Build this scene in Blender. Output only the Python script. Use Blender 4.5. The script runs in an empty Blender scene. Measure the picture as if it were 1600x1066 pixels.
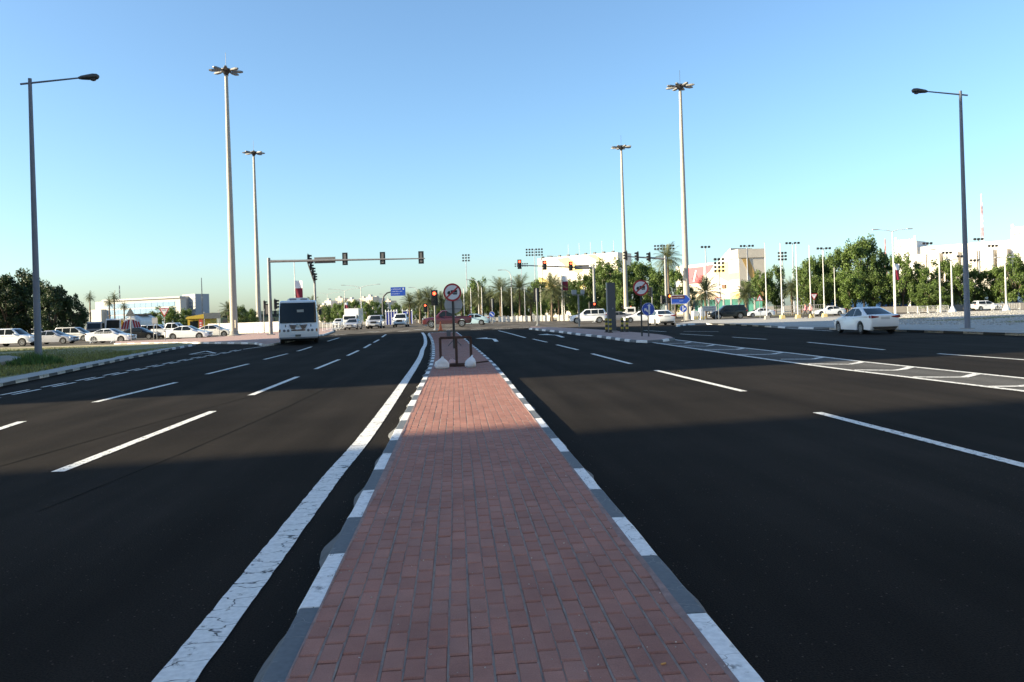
import bpy, bmesh, math, random
from mathutils import Vector, Matrix
R = math.radians
rnd = random.Random(7)
scene = bpy.context.scene
COL = scene.collection

# ------------------------------------------------------------------ camera
FPX = 1225.0                      # focal length in photograph pixels (1600 wide)
CAM = Vector((0, 0, 1.65))
YAW, PITCH, ROLL = R(4.15), 0.0, 0.031
PPY = 491.3                       # the lens axis meets the picture here: level camera, frame shifted down (verticals stay parallel)
Fw = Vector((math.sin(YAW) * math.cos(PITCH), math.cos(YAW) * math.cos(PITCH), -math.sin(PITCH)))
Hr = Vector((math.cos(YAW), -math.sin(YAW), 0))
Upv = Hr.cross(Fw)
Rc = Hr * math.cos(ROLL) - Upv * math.sin(ROLL)
Uc = Hr * math.sin(ROLL) + Upv * math.cos(ROLL)
cd = bpy.data.cameras.new('camera')
cd.sensor_width = 36; cd.lens = 36 * FPX / 1600
cd.shift_y = -(533 - PPY) / 1600
cd.clip_start = 0.05; cd.clip_end = 12000
cam = bpy.data.objects.new('camera', cd); COL.objects.link(cam)
M = Matrix(((Rc.x, Uc.x, -Fw.x, CAM.x), (Rc.y, Uc.y, -Fw.y, CAM.y), (Rc.z, Uc.z, -Fw.z, CAM.z), (0, 0, 0, 1)))
cam.matrix_world = M
scene.camera = cam

# ------------------------------------------------------------------ sky and sun
SUN_AZ, SUN_EL = R(-100), R(19)          # azimuth clockwise from +Y (the road), elevation
w = bpy.data.worlds.new('World'); scene.world = w; w.use_nodes = True
nt = w.node_tree; nt.nodes.clear()
sky = nt.nodes.new('ShaderNodeTexSky'); sky.sky_type = 'NISHITA'; sky.sun_disc = False
sky.sun_elevation = SUN_EL; sky.sun_rotation = SUN_AZ
sky.air_density = 1.0; sky.dust_density = 1.2; sky.ozone_density = 6.0
bg = nt.nodes.new('ShaderNodeBackground'); bg.inputs['Strength'].default_value = 0.125
wo = nt.nodes.new('ShaderNodeOutputWorld')
nt.links.new(sky.outputs[0], bg.inputs[0]); nt.links.new(bg.outputs[0], wo.inputs[0])
sd = bpy.data.lights.new('sun', 'SUN'); sd.energy = 5.0; sd.angle = R(0.45); sd.color = (1.0, 0.90, 0.76)
sun = bpy.data.objects.new('sun', sd); COL.objects.link(sun)
sdir = Vector((math.sin(SUN_AZ) * math.cos(SUN_EL), math.cos(SUN_AZ) * math.cos(SUN_EL), math.sin(SUN_EL)))
sun.rotation_euler = sdir.to_track_quat('Z', 'Y').to_euler()
sun.location = (-40, -20, 60)
vs = scene.view_settings
vs.view_transform = 'Standard'; vs.look = 'None'; vs.gamma = 1.0; vs.use_curve_mapping = False
vs.exposure = 1.42
vs.use_white_balance = True; vs.white_balance_temperature = 7800; vs.white_balance_tint = 4
scene.cycles.max_bounces = 5

# ------------------------------------------------------------------ ground height and pixel -> ground
def sm(a, b, t):
    t = max(0.0, min(1.0, (t - a) / (b - a))); return t * t * (3 - 2 * t)
def Hh(x, y):                       # the junction is gently crowned
    return 0.42 * sm(40, 66, y) * math.exp(-(x / 21.0) ** 2) * (1 - 0.6 * sm(150, 260, y))
def ray(px, py):
    return Fw + Rc * ((px - 800) / FPX) + Uc * ((PPY - py) / FPX)
def G(px, py, dz=0.0):              # point of the ground (plus dz) seen at a pixel
    d = ray(px, py); z = dz; p = None
    for _ in range(12):
        t = (z - CAM.z) / d.z
        p = CAM + d * t
        z = 0.5 * z + 0.5 * (Hh(p.x, p.y) + dz)
    p.z = Hh(p.x, p.y) + dz
    return p
def put(px, D, dz=0.0):             # ground point in image column px at depth D
    v = 0.0; p = None
    u = (px - 800) / FPX
    for _ in range(6):
        p = CAM + (Fw + Rc * u + Uc * v) * D
        v -= (p.z - Hh(p.x, p.y) - dz) / (Uc.z * D)
        # the column tilts with the roll: keep px at the foot of the object
    p.z = Hh(p.x, p.y) + dz
    return p
def hgt(px, py, D, base=0.0):       # height above the ground of a pixel at depth D
    p = CAM + ray(px, py) * D
    return p.z - Hh(p.x, p.y) - base

# ------------------------------------------------------------------ materials
MATS = {}
def mat(name, col, rough=0.6, var=0.0, vscale=3.0, metal=0.0, bump=0.0, bscale=40.0, coat=0.0, emit=None, estr=0.0, spec=0.5, trans=0.0, isl=0.0, obj=0.0, coord='Object'):
    if name in MATS: return MATS[name]
    m = bpy.data.materials.new(name); m.use_nodes = True
    n = m.node_tree.nodes; L = m.node_tree.links; b = n['Principled BSDF']
    b.inputs['Roughness'].default_value = rough; b.inputs['Metallic'].default_value = metal
    b.inputs['Specular IOR Level'].default_value = spec
    b.inputs['Coat Weight'].default_value = coat
    c4 = (col[0], col[1], col[2], 1)
    b.inputs['Base Color'].default_value = c4
    src = None
    if var or bump:
        tc = n.new('ShaderNodeTexCoord')
    if var:
        tx = n.new('ShaderNodeTexNoise'); tx.inputs['Scale'].default_value = vscale; tx.inputs['Detail'].default_value = 6; tx.inputs['Roughness'].default_value = 0.65
        L.new(tc.outputs[coord], tx.inputs['Vector'])
        mr = n.new('ShaderNodeMapRange'); mr.inputs[1].default_value = 0.3; mr.inputs[2].default_value = 0.7
        mr.inputs[3].default_value = 1 - var; mr.inputs[4].default_value = 1 + var
        L.new(tx.outputs['Fac'], mr.inputs[0]); src = mr.outputs[0]
    def times(a, v0, v1, out):
        mr = n.new('ShaderNodeMapRange'); mr.inputs[3].default_value = v0; mr.inputs[4].default_value = v1
        L.new(out, mr.inputs[0])
        if a is None: return mr.outputs[0]
        mm = n.new('ShaderNodeMath'); mm.operation = 'MULTIPLY'; L.new(a, mm.inputs[0]); L.new(mr.outputs[0], mm.inputs[1]); return mm.outputs[0]
    if isl:
        g = n.new('ShaderNodeNewGeometry'); src = times(src, 1 - isl, 1 + isl, g.outputs['Random Per Island'])
    if obj:
        oi = n.new('ShaderNodeObjectInfo'); src = times(src, 1 - obj, 1 + obj, oi.outputs['Random'])
    if src is not None:
        vm = n.new('ShaderNodeVectorMath'); vm.operation = 'SCALE'; vm.inputs[0].default_value = col[:3]
        L.new(src, vm.inputs['Scale']); L.new(vm.outputs[0], b.inputs['Base Color'])
    if bump:
        t2 = n.new('ShaderNodeTexNoise'); t2.inputs['Scale'].default_value = bscale; t2.inputs['Detail'].default_value = 4
        L.new(tc.outputs[coord], t2.inputs['Vector'])
        bp = n.new('ShaderNodeBump'); bp.inputs['Strength'].default_value = bump; bp.inputs['Distance'].default_value = 0.01
        L.new(t2.outputs['Fac'], bp.inputs['Height']); L.new(bp.outputs[0], b.inputs['Normal'])
    if emit:
        b.inputs['Emission Color'].default_value = (*emit, 1); b.inputs['Emission Strength'].default_value = estr
    if trans:
        out = n['Material Output']; ad = n.new('ShaderNodeMixShader'); tr = n.new('ShaderNodeBsdfTranslucent')
        ad.inputs[0].default_value = trans
        if src is not None: L.new(vm.outputs[0], tr.inputs[0])
        else: tr.inputs[0].default_value = c4
        L.new(b.outputs[0], ad.inputs[1]); L.new(tr.outputs[0], ad.inputs[2]); L.new(ad.outputs[0], out.inputs[0])
    MATS[name] = m
    return m

def asphalt(name, col, speck=0.35, patch=0.25):
    m = bpy.data.materials.new(name); m.use_nodes = True
    n = m.node_tree.nodes; L = m.node_tree.links; b = n['Principled BSDF']
    tc = n.new('ShaderNodeTexCoord')
    n1 = n.new('ShaderNodeTexNoise'); n1.inputs['Scale'].default_value = 0.35; n1.inputs['Detail'].default_value = 5
    n2 = n.new('ShaderNodeTexNoise'); n2.inputs['Scale'].default_value = 95; n2.inputs['Detail'].default_value = 3
    vo = n.new('ShaderNodeTexVoronoi'); vo.inputs['Scale'].default_value = 38
    mp = n.new('ShaderNodeMapping'); mp.inputs['Scale'].default_value = (2.2, 0.16, 1)     # long wear streaks along the lanes
    n3 = n.new('ShaderNodeTexNoise'); n3.inputs['Scale'].default_value = 0.6; n3.inputs['Detail'].default_value = 4
    L.new(tc.outputs['Object'], mp.inputs[0]); L.new(mp.outputs[0], n3.inputs['Vector'])
    for t in (n1, n2, vo): L.new(tc.outputs['Object'], t.inputs['Vector'])
    def mr(o, a, c, d, e):
        q = n.new('ShaderNodeMapRange'); q.inputs[1].default_value = a; q.inputs[2].default_value = c; q.inputs[3].default_value = d; q.inputs[4].default_value = e
        L.new(o, q.inputs[0]); return q.outputs[0]
    def mul(a, c, op='MULTIPLY'):
        q = n.new('ShaderNodeMath'); q.operation = op; L.new(a, q.inputs[0]); L.new(c, q.inputs[1]); return q.outputs[0]
    f = mul(mr(n1.outputs['Fac'], 0.3, 0.7, 1 - patch, 1 + patch), mr(n2.outputs['Fac'], 0.3, 0.7, 0.55, 1.5))
    f = mul(f, mr(n3.outputs['Fac'], 0.3, 0.7, 0.66, 1.34))
    # pale stone chips: only some cells, only their middles
    sep = n.new('ShaderNodeSeparateColor'); L.new(vo.outputs['Color'], sep.inputs[0])
    chip = mul(mr(sep.outputs[0], 0.93, 0.94, 0, 1), mr(vo.outputs['Distance'], 0.16, 0.24, 1, 0))
    q = n.new('ShaderNodeMath'); q.operation = 'MULTIPLY_ADD'; L.new(chip, q.inputs[0]); q.inputs[1].default_value = speck * 12; L.new(f, q.inputs[2])
    vm = n.new('ShaderNodeVectorMath'); vm.operation = 'SCALE'; vm.inputs[0].default_value = col
    L.new(q.outputs[0], vm.inputs['Scale']); L.new(vm.outputs[0], b.inputs['Base Color'])
    b.inputs['Roughness'].default_value = 1.0; b.inputs['Specular IOR Level'].default_value = 0.06
    bp = n.new('ShaderNodeBump'); bp.inputs['Strength'].default_value = 0.6; bp.inputs['Distance'].default_value = 0.006
    L.new(n2.outputs['Fac'], bp.inputs['Height']); L.new(bp.outputs[0], b.inputs['Normal'])
    return m

def paint_worn(name, col, under, scale=(5, 5, 5), crack=0.02, wear=0.35, sc2=9.0):
    """road or kerb paint: fine crack lines and chipped spots that show what lies beneath"""
    m = bpy.data.materials.new(name); m.use_nodes = True
    n = m.node_tree.nodes; L = m.node_tree.links; b = n['Principled BSDF']
    tc = n.new('ShaderNodeTexCoord'); mp = n.new('ShaderNodeMapping'); mp.inputs['Scale'].default_value = scale
    L.new(tc.outputs['Object'], mp.inputs[0])
    nz = n.new('ShaderNodeTexNoise'); nz.inputs['Scale'].default_value = 1.6; nz.inputs['Detail'].default_value = 3
    L.new(mp.outputs[0], nz.inputs['Vector'])
    ad = n.new('ShaderNodeVectorMath'); ad.operation = 'MULTIPLY_ADD'; ad.inputs[1].default_value = (0.9, 0.9, 0.9)
    L.new(nz.outputs['Color'], ad.inputs[0]); L.new(mp.outputs[0], ad.inputs[2])
    vo = n.new('ShaderNodeTexVoronoi'); vo.feature = 'DISTANCE_TO_EDGE'; vo.inputs['Scale'].default_value = 1.0
    L.new(ad.outputs[0], vo.inputs['Vector'])
    c = n.new('ShaderNodeMapRange'); c.inputs[1].default_value = crack * 0.35; c.inputs[2].default_value = crack; L.new(vo.outputs['Distance'], c.inputs[0])
    n2 = n.new('ShaderNodeTexNoise'); n2.inputs['Scale'].default_value = sc2; n2.inputs['Detail'].default_value = 8; n2.inputs['Roughness'].default_value = 0.7
    L.new(tc.outputs['Object'], n2.inputs['Vector'])
    w_ = n.new('ShaderNodeMapRange'); w_.inputs[1].default_value = 0.22 + wear * 0.3; w_.inputs[2].default_value = 0.30 + wear * 0.3; L.new(n2.outputs['Fac'], w_.inputs[0])
    mu = n.new('ShaderNodeMath'); mu.operation = 'MULTIPLY'; L.new(c.outputs[0], mu.inputs[0]); L.new(w_.outputs[0], mu.inputs[1])
    mx = n.new('ShaderNodeMix'); mx.data_type = 'RGBA'; mx.inputs[6].default_value = (*under, 1)
    L.new(mu.outputs[0], mx.inputs[0])
    n4 = n.new('ShaderNodeTexNoise'); n4.inputs['Scale'].default_value = 30; n4.inputs['Detail'].default_value = 5
    L.new(tc.outputs['Object'], n4.inputs['Vector'])
    r4 = n.new('ShaderNodeMapRange'); r4.inputs[1].default_value = 0.3; r4.inputs[2].default_value = 0.7; r4.inputs[3].default_value = 0.85; r4.inputs[4].default_value = 1.08
    L.new(n4.outputs['Fac'], r4.inputs[0])
    vm = n.new('ShaderNodeVectorMath'); vm.operation = 'SCALE'; vm.inputs[0].default_value = col; L.new(r4.outputs[0], vm.inputs['Scale'])
    L.new(vm.outputs[0], mx.inputs[7]); L.new(mx.outputs[2], b.inputs['Base Color'])
    b.inputs['Roughness'].default_value = 0.75
    bp = n.new('ShaderNodeBump'); bp.inputs['Strength'].default_value = 0.5; bp.inputs['Distance'].default_value = 0.004
    L.new(mu.outputs[0], bp.inputs['Height']); L.new(bp.outputs[0], b.inputs['Normal'])
    return m

def brick_mat():
    m = bpy.data.materials.new('paving_brick'); m.use_nodes = True
    n = m.node_tree.nodes; L = m.node_tree.links; b = n['Principled BSDF']
    oi = n.new('ShaderNodeObjectInfo'); g = n.new('ShaderNodeNewGeometry'); tc = n.new('ShaderNodeTexCoord')
    a = n.new('ShaderNodeMath'); a.operation = 'ADD'; L.new(oi.outputs['Random'], a.inputs[0]); L.new(g.outputs['Random Per Island'], a.inputs[1])
    f = n.new('ShaderNodeMath'); f.operation = 'FRACT'; L.new(a.outputs[0], f.inputs[0])
    cr = n.new('ShaderNodeValToRGB'); e = cr.color_ramp.elements
    e[0].position = 0; e[0].color = (0.275, 0.128, 0.100, 1); e[1].position = 1; e[1].color = (0.335, 0.155, 0.120, 1)
    x = e.new(0.35); x.color = (0.305, 0.137, 0.106, 1); x = e.new(0.7); x.color = (0.295, 0.146, 0.116, 1)
    L.new(f.outputs[0], cr.inputs[0])
    n1 = n.new('ShaderNodeTexNoise'); n1.inputs['Scale'].default_value = 2.2; n1.inputs['Detail'].default_value = 7; n1.inputs['Roughness'].default_value = 0.7
    n2 = n.new('ShaderNodeTexNoise'); n2.inputs['Scale'].default_value = 160; n2.inputs['Detail'].default_value = 3
    L.new(g.outputs['Position'], n1.inputs['Vector']); L.new(g.outputs['Position'], n2.inputs['Vector'])
    def mr(o, d, e_):
        q = n.new('ShaderNodeMapRange'); q.inputs[1].default_value = 0.3; q.inputs[2].default_value = 0.7; q.inputs[3].default_value = d; q.inputs[4].default_value = e_
        L.new(o, q.inputs[0]); return q.outputs[0]
    mu = n.new('ShaderNodeMath'); mu.operation = 'MULTIPLY'; L.new(mr(n1.outputs['Fac'], 0.8, 1.2), mu.inputs[0]); L.new(mr(n2.outputs['Fac'], 0.86, 1.14), mu.inputs[1])
    vm = n.new('ShaderNodeVectorMath'); vm.operation = 'SCALE'; L.new(cr.outputs[0], vm.inputs[0]); L.new(mu.outputs[0], vm.inputs['Scale'])
    L.new(vm.outputs[0], b.inputs['Base Color']); b.inputs['Roughness'].default_value = 0.85; b.inputs['Specular IOR Level'].default_value = 0.3
    bp = n.new('ShaderNodeBump'); bp.inputs['Strength'].default_value = 0.35; bp.inputs['Distance'].default_value = 0.003
    L.new(n2.outputs['Fac'], bp.inputs['Height']); L.new(bp.outputs[0], b.inputs['Normal'])
    return m

ASPH = asphalt('asphalt', (0.0165, 0.0138, 0.0118), 0.28)
ASPH2 = asphalt('old_asphalt', (0.085, 0.083, 0.080), 0.2)
ASPH3 = asphalt('pale_brown_asphalt', (0.105, 0.092, 0.078), 0.1)  # paler, browner asphalt for the junction and the far road
BRICK = brick_mat()
LINE = paint_worn('road_paint', (0.72, 0.71, 0.68), (0.05, 0.05, 0.05), (2.2, 5.5, 1), 0.020, 0.38)
DASH = paint_worn('lane_paint', (0.74, 0.73, 0.69), (0.06, 0.06, 0.06), (3, 3, 1), 0.012, 0.52, 14)
KWHITE = paint_worn('kerb_white_paint', (0.74, 0.74, 0.73), (0.22, 0.22, 0.22), (3, 3, 3), 0.008, 0.40, 7)
KDARK = paint_worn('kerb_dark_paint', (0.105, 0.118, 0.13), (0.25, 0.25, 0.24), (3, 3, 3), 0.006, 0.30, 6)
KGREY = mat('kerb_concrete', (0.33, 0.32, 0.30), 0.85, 0.2, 4, bump=0.4)
JOINT = mat('joint_mortar', (0.24, 0.19, 0.165), 0.95, 0.3, 9, bump=0.4, bscale=200)
SAND = mat('joint_sand', (0.05, 0.042, 0.04), 0.95, 0.25, 8, bump=0.4, bscale=200)
EARTH = mat('dry_earth', (0.30, 0.25, 0.18), 0.95, 0.3, 0.2, bump=0.3, bscale=3)
GRASSG = mat('lawn_soil', (0.165, 0.155, 0.06), 0.95, 0.4, 0.6, bump=0.5, bscale=25)
GRAVEL = mat('pale_gravel', (0.33, 0.315, 0.29), 0.95, 0.35, 6, bump=0.9, bscale=12)
PAVE = mat('red_paving', (0.34, 0.22, 0.19), 0.9, 0.2, 2, bump=0.3)
CONC = mat('concrete', (0.29, 0.275, 0.25), 0.9, 0.18, 1.5, bump=0.3)
GALV = mat('galvanised_steel', (0.22, 0.225, 0.23), 0.5, 0.12, 3, metal=0.35)
POLEG = mat('grey_lamp_paint', (0.14, 0.16, 0.20), 0.5, 0.1, 2)
MASTM = mat('mast_paint', (0.37, 0.335, 0.285), 0.6, 0.08, 1.5)
BLACK = mat('black_plastic', (0.012, 0.012, 0.013), 0.45)
DKMETAL = mat('dark_metal', (0.05, 0.05, 0.055), 0.5, metal=0.3)
WHITE = mat('white_paint', (0.78, 0.78, 0.77), 0.5, 0.05, 2)
RED = mat('sign_red', (0.42, 0.02, 0.03), 0.45)
BLUE = mat('sign_blue', (0.012, 0.075, 0.42), 0.4)
SIGNW = mat('sign_white', (0.72, 0.72, 0.74), 0.4)
SIGNBACK = mat('sign_back_grey', (0.38, 0.39, 0.40), 0.5, 0.08, 4, metal=0.2)
RUST = mat('rusty_red_steel', (0.050, 0.021, 0.014), 0.75, 0.35, 9, bump=0.3)
GLASS = mat('dark_glass', (0.010, 0.014, 0.016), 0.07, spec=0.32)
TYRE = mat('tyre_rubber', (0.014, 0.014, 0.014), 0.8)
RIM = mat('alloy_rim', (0.42, 0.43, 0.44), 0.35, metal=0.7)
UNDER = mat('underbody', (0.008, 0.008, 0.008), 0.9)
TAIL = mat('tail_lamp', (0.22, 0.008, 0.012), 0.2)
HEADL = mat('head_lamp', (0.55, 0.57, 0.6), 0.12, spec=0.8)
PLATE = mat('number_plate', (0.5, 0.5, 0.5), 0.5)
REDLIT = mat('red_signal_lit', (0.6, 0.02, 0.02), 0.4, emit=(1.0, 0.06, 0.03), estr=4.0)
AMBLIT = mat('amber_signal_lit', (0.7, 0.2, 0.02), 0.4, emit=(1.0, 0.16, 0.02), estr=4.5)
LENSOFF = mat('signal_lens_off', (0.03, 0.035, 0.035), 0.25)
PAINTS = {'white': mat('car_white', (0.74, 0.75, 0.76), 0.28, coat=0.6), 'silver': mat('car_silver', (0.46, 0.46, 0.48), 0.3, metal=0.4, coat=0.6),
          'black': mat('car_black', (0.007, 0.008, 0.009), 0.25, coat=0.25), 'maroon': mat('car_maroon', (0.060, 0.006, 0.009), 0.3, coat=0.7),
          'grey': mat('car_grey', (0.20, 0.20, 0.21), 0.3, metal=0.3, coat=0.6), 'pearl': mat('car_pearl', (0.62, 0.61, 0.58), 0.3, coat=0.6),
          'teal': mat('car_teal', (0.36, 0.50, 0.55), 0.3, coat=0.6)}

# ------------------------------------------------------------------ mesh helper
class MB:
    def __init__(s): s.v = []; s.f = []
    def add(s, vs, fs):
        o = len(s.v); s.v += [tuple(p) for p in vs]; s.f += [tuple(i + o for i in f) for f in fs]; return s
    def box(s, c, size, rot=None):
        x, y, z = (q / 2 for q in size)
        vs = [Vector((a, b, d)) for d in (-z, z) for b in (-y, y) for a in (-x, x)]
        if rot is not None: vs = [rot @ p for p in vs]
        c = Vector(c)
        return s.add([p + c for p in vs], [(0, 2, 3, 1), (4, 5, 7, 6), (0, 1, 5, 4), (2, 6, 7, 3), (0, 4, 6, 2), (1, 3, 7, 5)])
    def bbox(s, x0, x1, y0, y1, z0, z1): return s.box(((x0 + x1) / 2, (y0 + y1) / 2, (z0 + z1) / 2), (x1 - x0, y1 - y0, z1 - z0))
    def tube(s, pts, rads, n=10, caps=True):
        pts = [Vector(p) for p in pts]
        if not isinstance(rads, (list, tuple)): rads = [rads] * len(pts)
        rings = []; prev = None
        for i, p in enumerate(pts):
            t = (pts[min(i + 1, len(pts) - 1)] - pts[max(i - 1, 0)]).normalized()
            if prev is None:
                a = Vector((1, 0, 0)) if abs(t.x) < 0.9 else Vector((0, 1, 0))
                u = t.cross(a).normalized()
            else:
                u = (prev - t * prev.dot(t)).normalized()
            prev = u; v = t.cross(u)
            rings.append([p + (u * math.cos(2 * math.pi * k / n) + v * math.sin(2 * math.pi * k / n)) * rads[i] for k in range(n)])
        vs = [q for r_ in rings for q in r_]; fs = []
        for i in range(len(pts) - 1):
            for k in range(n):
                a = i * n + k; b = i * n + (k + 1) % n
                fs.append((a, b, b + n, a + n))
        if caps:
            fs.append(tuple(range(n - 1, -1, -1))); fs.append(tuple(range(len(vs) - n, len(vs))))
        return s.add(vs, fs)
    def prism(s, poly, o, u, v, d):          # polygon (a, b) -> o + a*u + b*v, extruded along d
        o, u, v, d = Vector(o), Vector(u), Vector(v), Vector(d); n = len(poly)
        a = [o + u * p[0] + v * p[1] for p in poly]
        return s.add(a + [p + d for p in a], [tuple(range(n - 1, -1, -1)), tuple(range(n, 2 * n))] + [(i, (i + 1) % n, n + (i + 1) % n, n + i) for i in range(n)])
    def disc(s, c, nrm, r0, r1, th, n=28):   # ring (or disc when r0 = 0) with thickness
        nrm = Vector(nrm).normalized(); a = Vector((0, 0, 1)) if abs(nrm.z) < 0.9 else Vector((1, 0, 0))
        u = a.cross(nrm).normalized(); v = nrm.cross(u); c = Vector(c); vs = []
        for q in (0, th):
            for rr in ((r1,) if r0 == 0 else (r0, r1)):
                vs += [c + nrm * q + (u * math.cos(2 * math.pi * k / n) + v * math.sin(2 * math.pi * k / n)) * rr for k in range(n)]
        fs = []
        if r0 == 0:
            fs = [tuple(range(n - 1, -1, -1)), tuple(range(n, 2 * n))] + [(k, (k + 1) % n, n + (k + 1) % n, n + k) for k in range(n)]
        else:
            for k in range(n):
                j = (k + 1) % n
                fs += [(n + k, n + j, j, k), (2 * n + k, 2 * n + j, 3 * n + j, 3 * n + k), (n + k, 3 * n + k, 3 * n + j, n + j), (k, j, 2 * n + j, 2 * n + k)]
        return s.add(vs, fs)
    def lathe(s, prof, axis='z', c=(0, 0, 0), n=20):
        vs = []; fs = []; m = len(prof)
        for k in range(n):
            a = 2 * math.pi * k / n
            for r_, h in prof:
                p = (r_ * math.cos(a), r_ * math.sin(a), h)
                if axis == 'x': p = (h, r_ * math.cos(a), r_ * math.sin(a))
                if axis == 'y': p = (r_ * math.cos(a), h, r_ * math.sin(a))
                vs.append((p[0] + c[0], p[1] + c[1], p[2] + c[2]))
        for k in range(n):
            for i in range(m - 1):
                j = (k + 1) % n
                fs.append((k * m + i, j * m + i, j * m + i + 1, k * m + i + 1))
        return s.add(vs, fs)
    def mesh(s, name, m, smooth=None):
        me = bpy.data.meshes.new(name); me.from_pydata(s.v, [], s.f)
        me.materials.append(m)
        bm = bmesh.new(); bm.from_mesh(me); bmesh.ops.recalc_face_normals(bm, faces=bm.faces); bm.to_mesh(me); bm.free()
        if smooth is not None:
            me.shade_smooth(); me.set_sharp_from_angle(angle=R(smooth))
        return me
    def build(s, name, m, parent=None, smooth=None):
        return link(name, s.mesh(name, m, smooth), parent)
def link(name, me, parent=None):
    o = bpy.data.objects.new(name, me); COL.objects.link(o)
    if parent is not None: o.parent = parent
    return o
def thing(name, label, cat, loc=(0, 0, 0), rz=0.0, group=None):
    o = bpy.data.objects.new(name, None); COL.objects.link(o)
    o.location = loc; o.rotation_euler = (0, 0, rz); o.empty_display_size = 0.3
    o['label'] = label; o['category'] = cat
    if group: o['group'] = group
    return o
def tag(o, label, cat, group=None):
    o['label'] = label; o['category'] = cat
    if group: o['group'] = group
    return o
def copy_tree(o, parent=None):
    c = o.copy(); COL.objects.link(c)
    if parent is not None: c.parent = parent
    for ch in list(o.children): copy_tree(ch, c)
    return c
def struct(o): o['kind'] = 'structure'; return o
def stuff(o): o['kind'] = 'stuff'; return o

# ================================================================== SETTING
def grid_sheet(name, xs, ys, m, dz):
    mb = MB(); nx = len(xs)
    vs = [(x, y, Hh(x, y) + dz) for y in ys for x in xs]
    fs = [(j * nx + i, j * nx + i + 1, (j + 1) * nx + i + 1, (j + 1) * nx + i) for j in range(len(ys) - 1) for i in range(nx - 1)]
    mb.add(vs, fs); return struct(mb.build(name, m))
def span(a, b, s):
    n = max(1, int(round((b - a) / s))); return [a + (b - a) * i / n for i in range(n + 1)]
far_ = [-9000, -4000, -1500, -600, -300, -150]
grid_sheet('ground', far_ + span(-100, 120, 10) + [160, 300, 600, 1500, 4000, 9000], [-3000, -500, -100] + span(-40, 300, 10) + [400, 700, 1500, 4000, 9000], EARTH, -0.06)
grid_sheet('road', span(-72, 100, 2), span(-40, 172, 2), ASPH, 0.0)
JUNC = [(x, y) for x in span(-70, 98, 2) for y in span(66, 168, 2)]
grid_sheet('junction_surface', span(-70, 98, 2), span(70, 170, 2), ASPH3, 0.005)
grid_sheet('far_road', span(-26, -3, 4), span(170, 700, 20), ASPH3, -0.02)

def resample(pts, step):
    pts = [Vector((p[0], p[1], 0)) for p in pts]; L = [0.0]
    for a, b in zip(pts, pts[1:]): L.append(L[-1] + (b - a).length)
    n = max(1, int(round(L[-1] / step))); out = []
    for i in range(n + 1):
        t = L[-1] * i / n; k = 0
        while k < len(L) - 2 and L[k + 1] < t: k += 1
        q = (t - L[k]) / max(1e-9, L[k + 1] - L[k]); out.append(pts[k].lerp(pts[k + 1], q))
    return out
def march(pts, seg, y0):
    F = resample(pts, 0.02); out = []; acc = 0.0; prev = None
    for p in F:
        if p.y < y0: continue
        if prev is None: out.append(p); prev = p; continue
        acc += (p - prev).length; prev = p
        if acc >= seg: out.append(p); acc -= seg
    return out
def smooth_poly(pts, it=2):
    for _ in range(it):
        out = [pts[0]]
        for a, b in zip(pts, pts[1:]):
            out += [a.lerp(b, 0.25), a.lerp(b, 0.75)]
        pts = out + [pts[-1]]
    return pts
def normal_at(P, i):
    t = (P[min(i + 1, len(P) - 1)] - P[max(i - 1, 0)]).normalized()
    return Vector((t.y, -t.x, 0))            # to the right of travel
def ribbon(name, pts, wid, m, dz, step=1.5, jit=0.0, parent=None, rs=None):
    P = resample(pts, step); mb = MB(); vs = []
    rr = rs or rnd
    for i, p in enumerate(P):
        n = normal_at(P, i)
        for s_ in (-1, 1):
            q = p + n * s_ * (wid / 2 + rr.uniform(-jit, jit)); vs.append((q.x, q.y, Hh(q.x, q.y) + dz))
    mb.add(vs, [(2 * i, 2 * i + 1, 2 * i + 3, 2 * i + 2) for i in range(len(P) - 1)])
    return mb.build(name, m, parent)
def loft_sheet(name, A, B, m, dz, n=30, nc=4, parent=None):
    def rs(P):
        L = sum((b - a).length for a, b in zip(P, P[1:])); return resample(P, L / n)
    A, B = rs([Vector((p[0], p[1], 0)) for p in A]), rs([Vector((p[0], p[1], 0)) for p in B])
    k = min(len(A), len(B)); mb = MB(); vs = []
    for i in range(k):
        for j in range(nc + 1):
            q = A[i].lerp(B[i], j / nc); vs.append((q.x, q.y, Hh(q.x, q.y) + dz))
    mb.add(vs, [(i * (nc + 1) + j, i * (nc + 1) + j + 1, (i + 1) * (nc + 1) + j + 1, (i + 1) * (nc + 1) + j) for i in range(k - 1) for j in range(nc)])
    return mb.build(name, m, parent)
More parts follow.
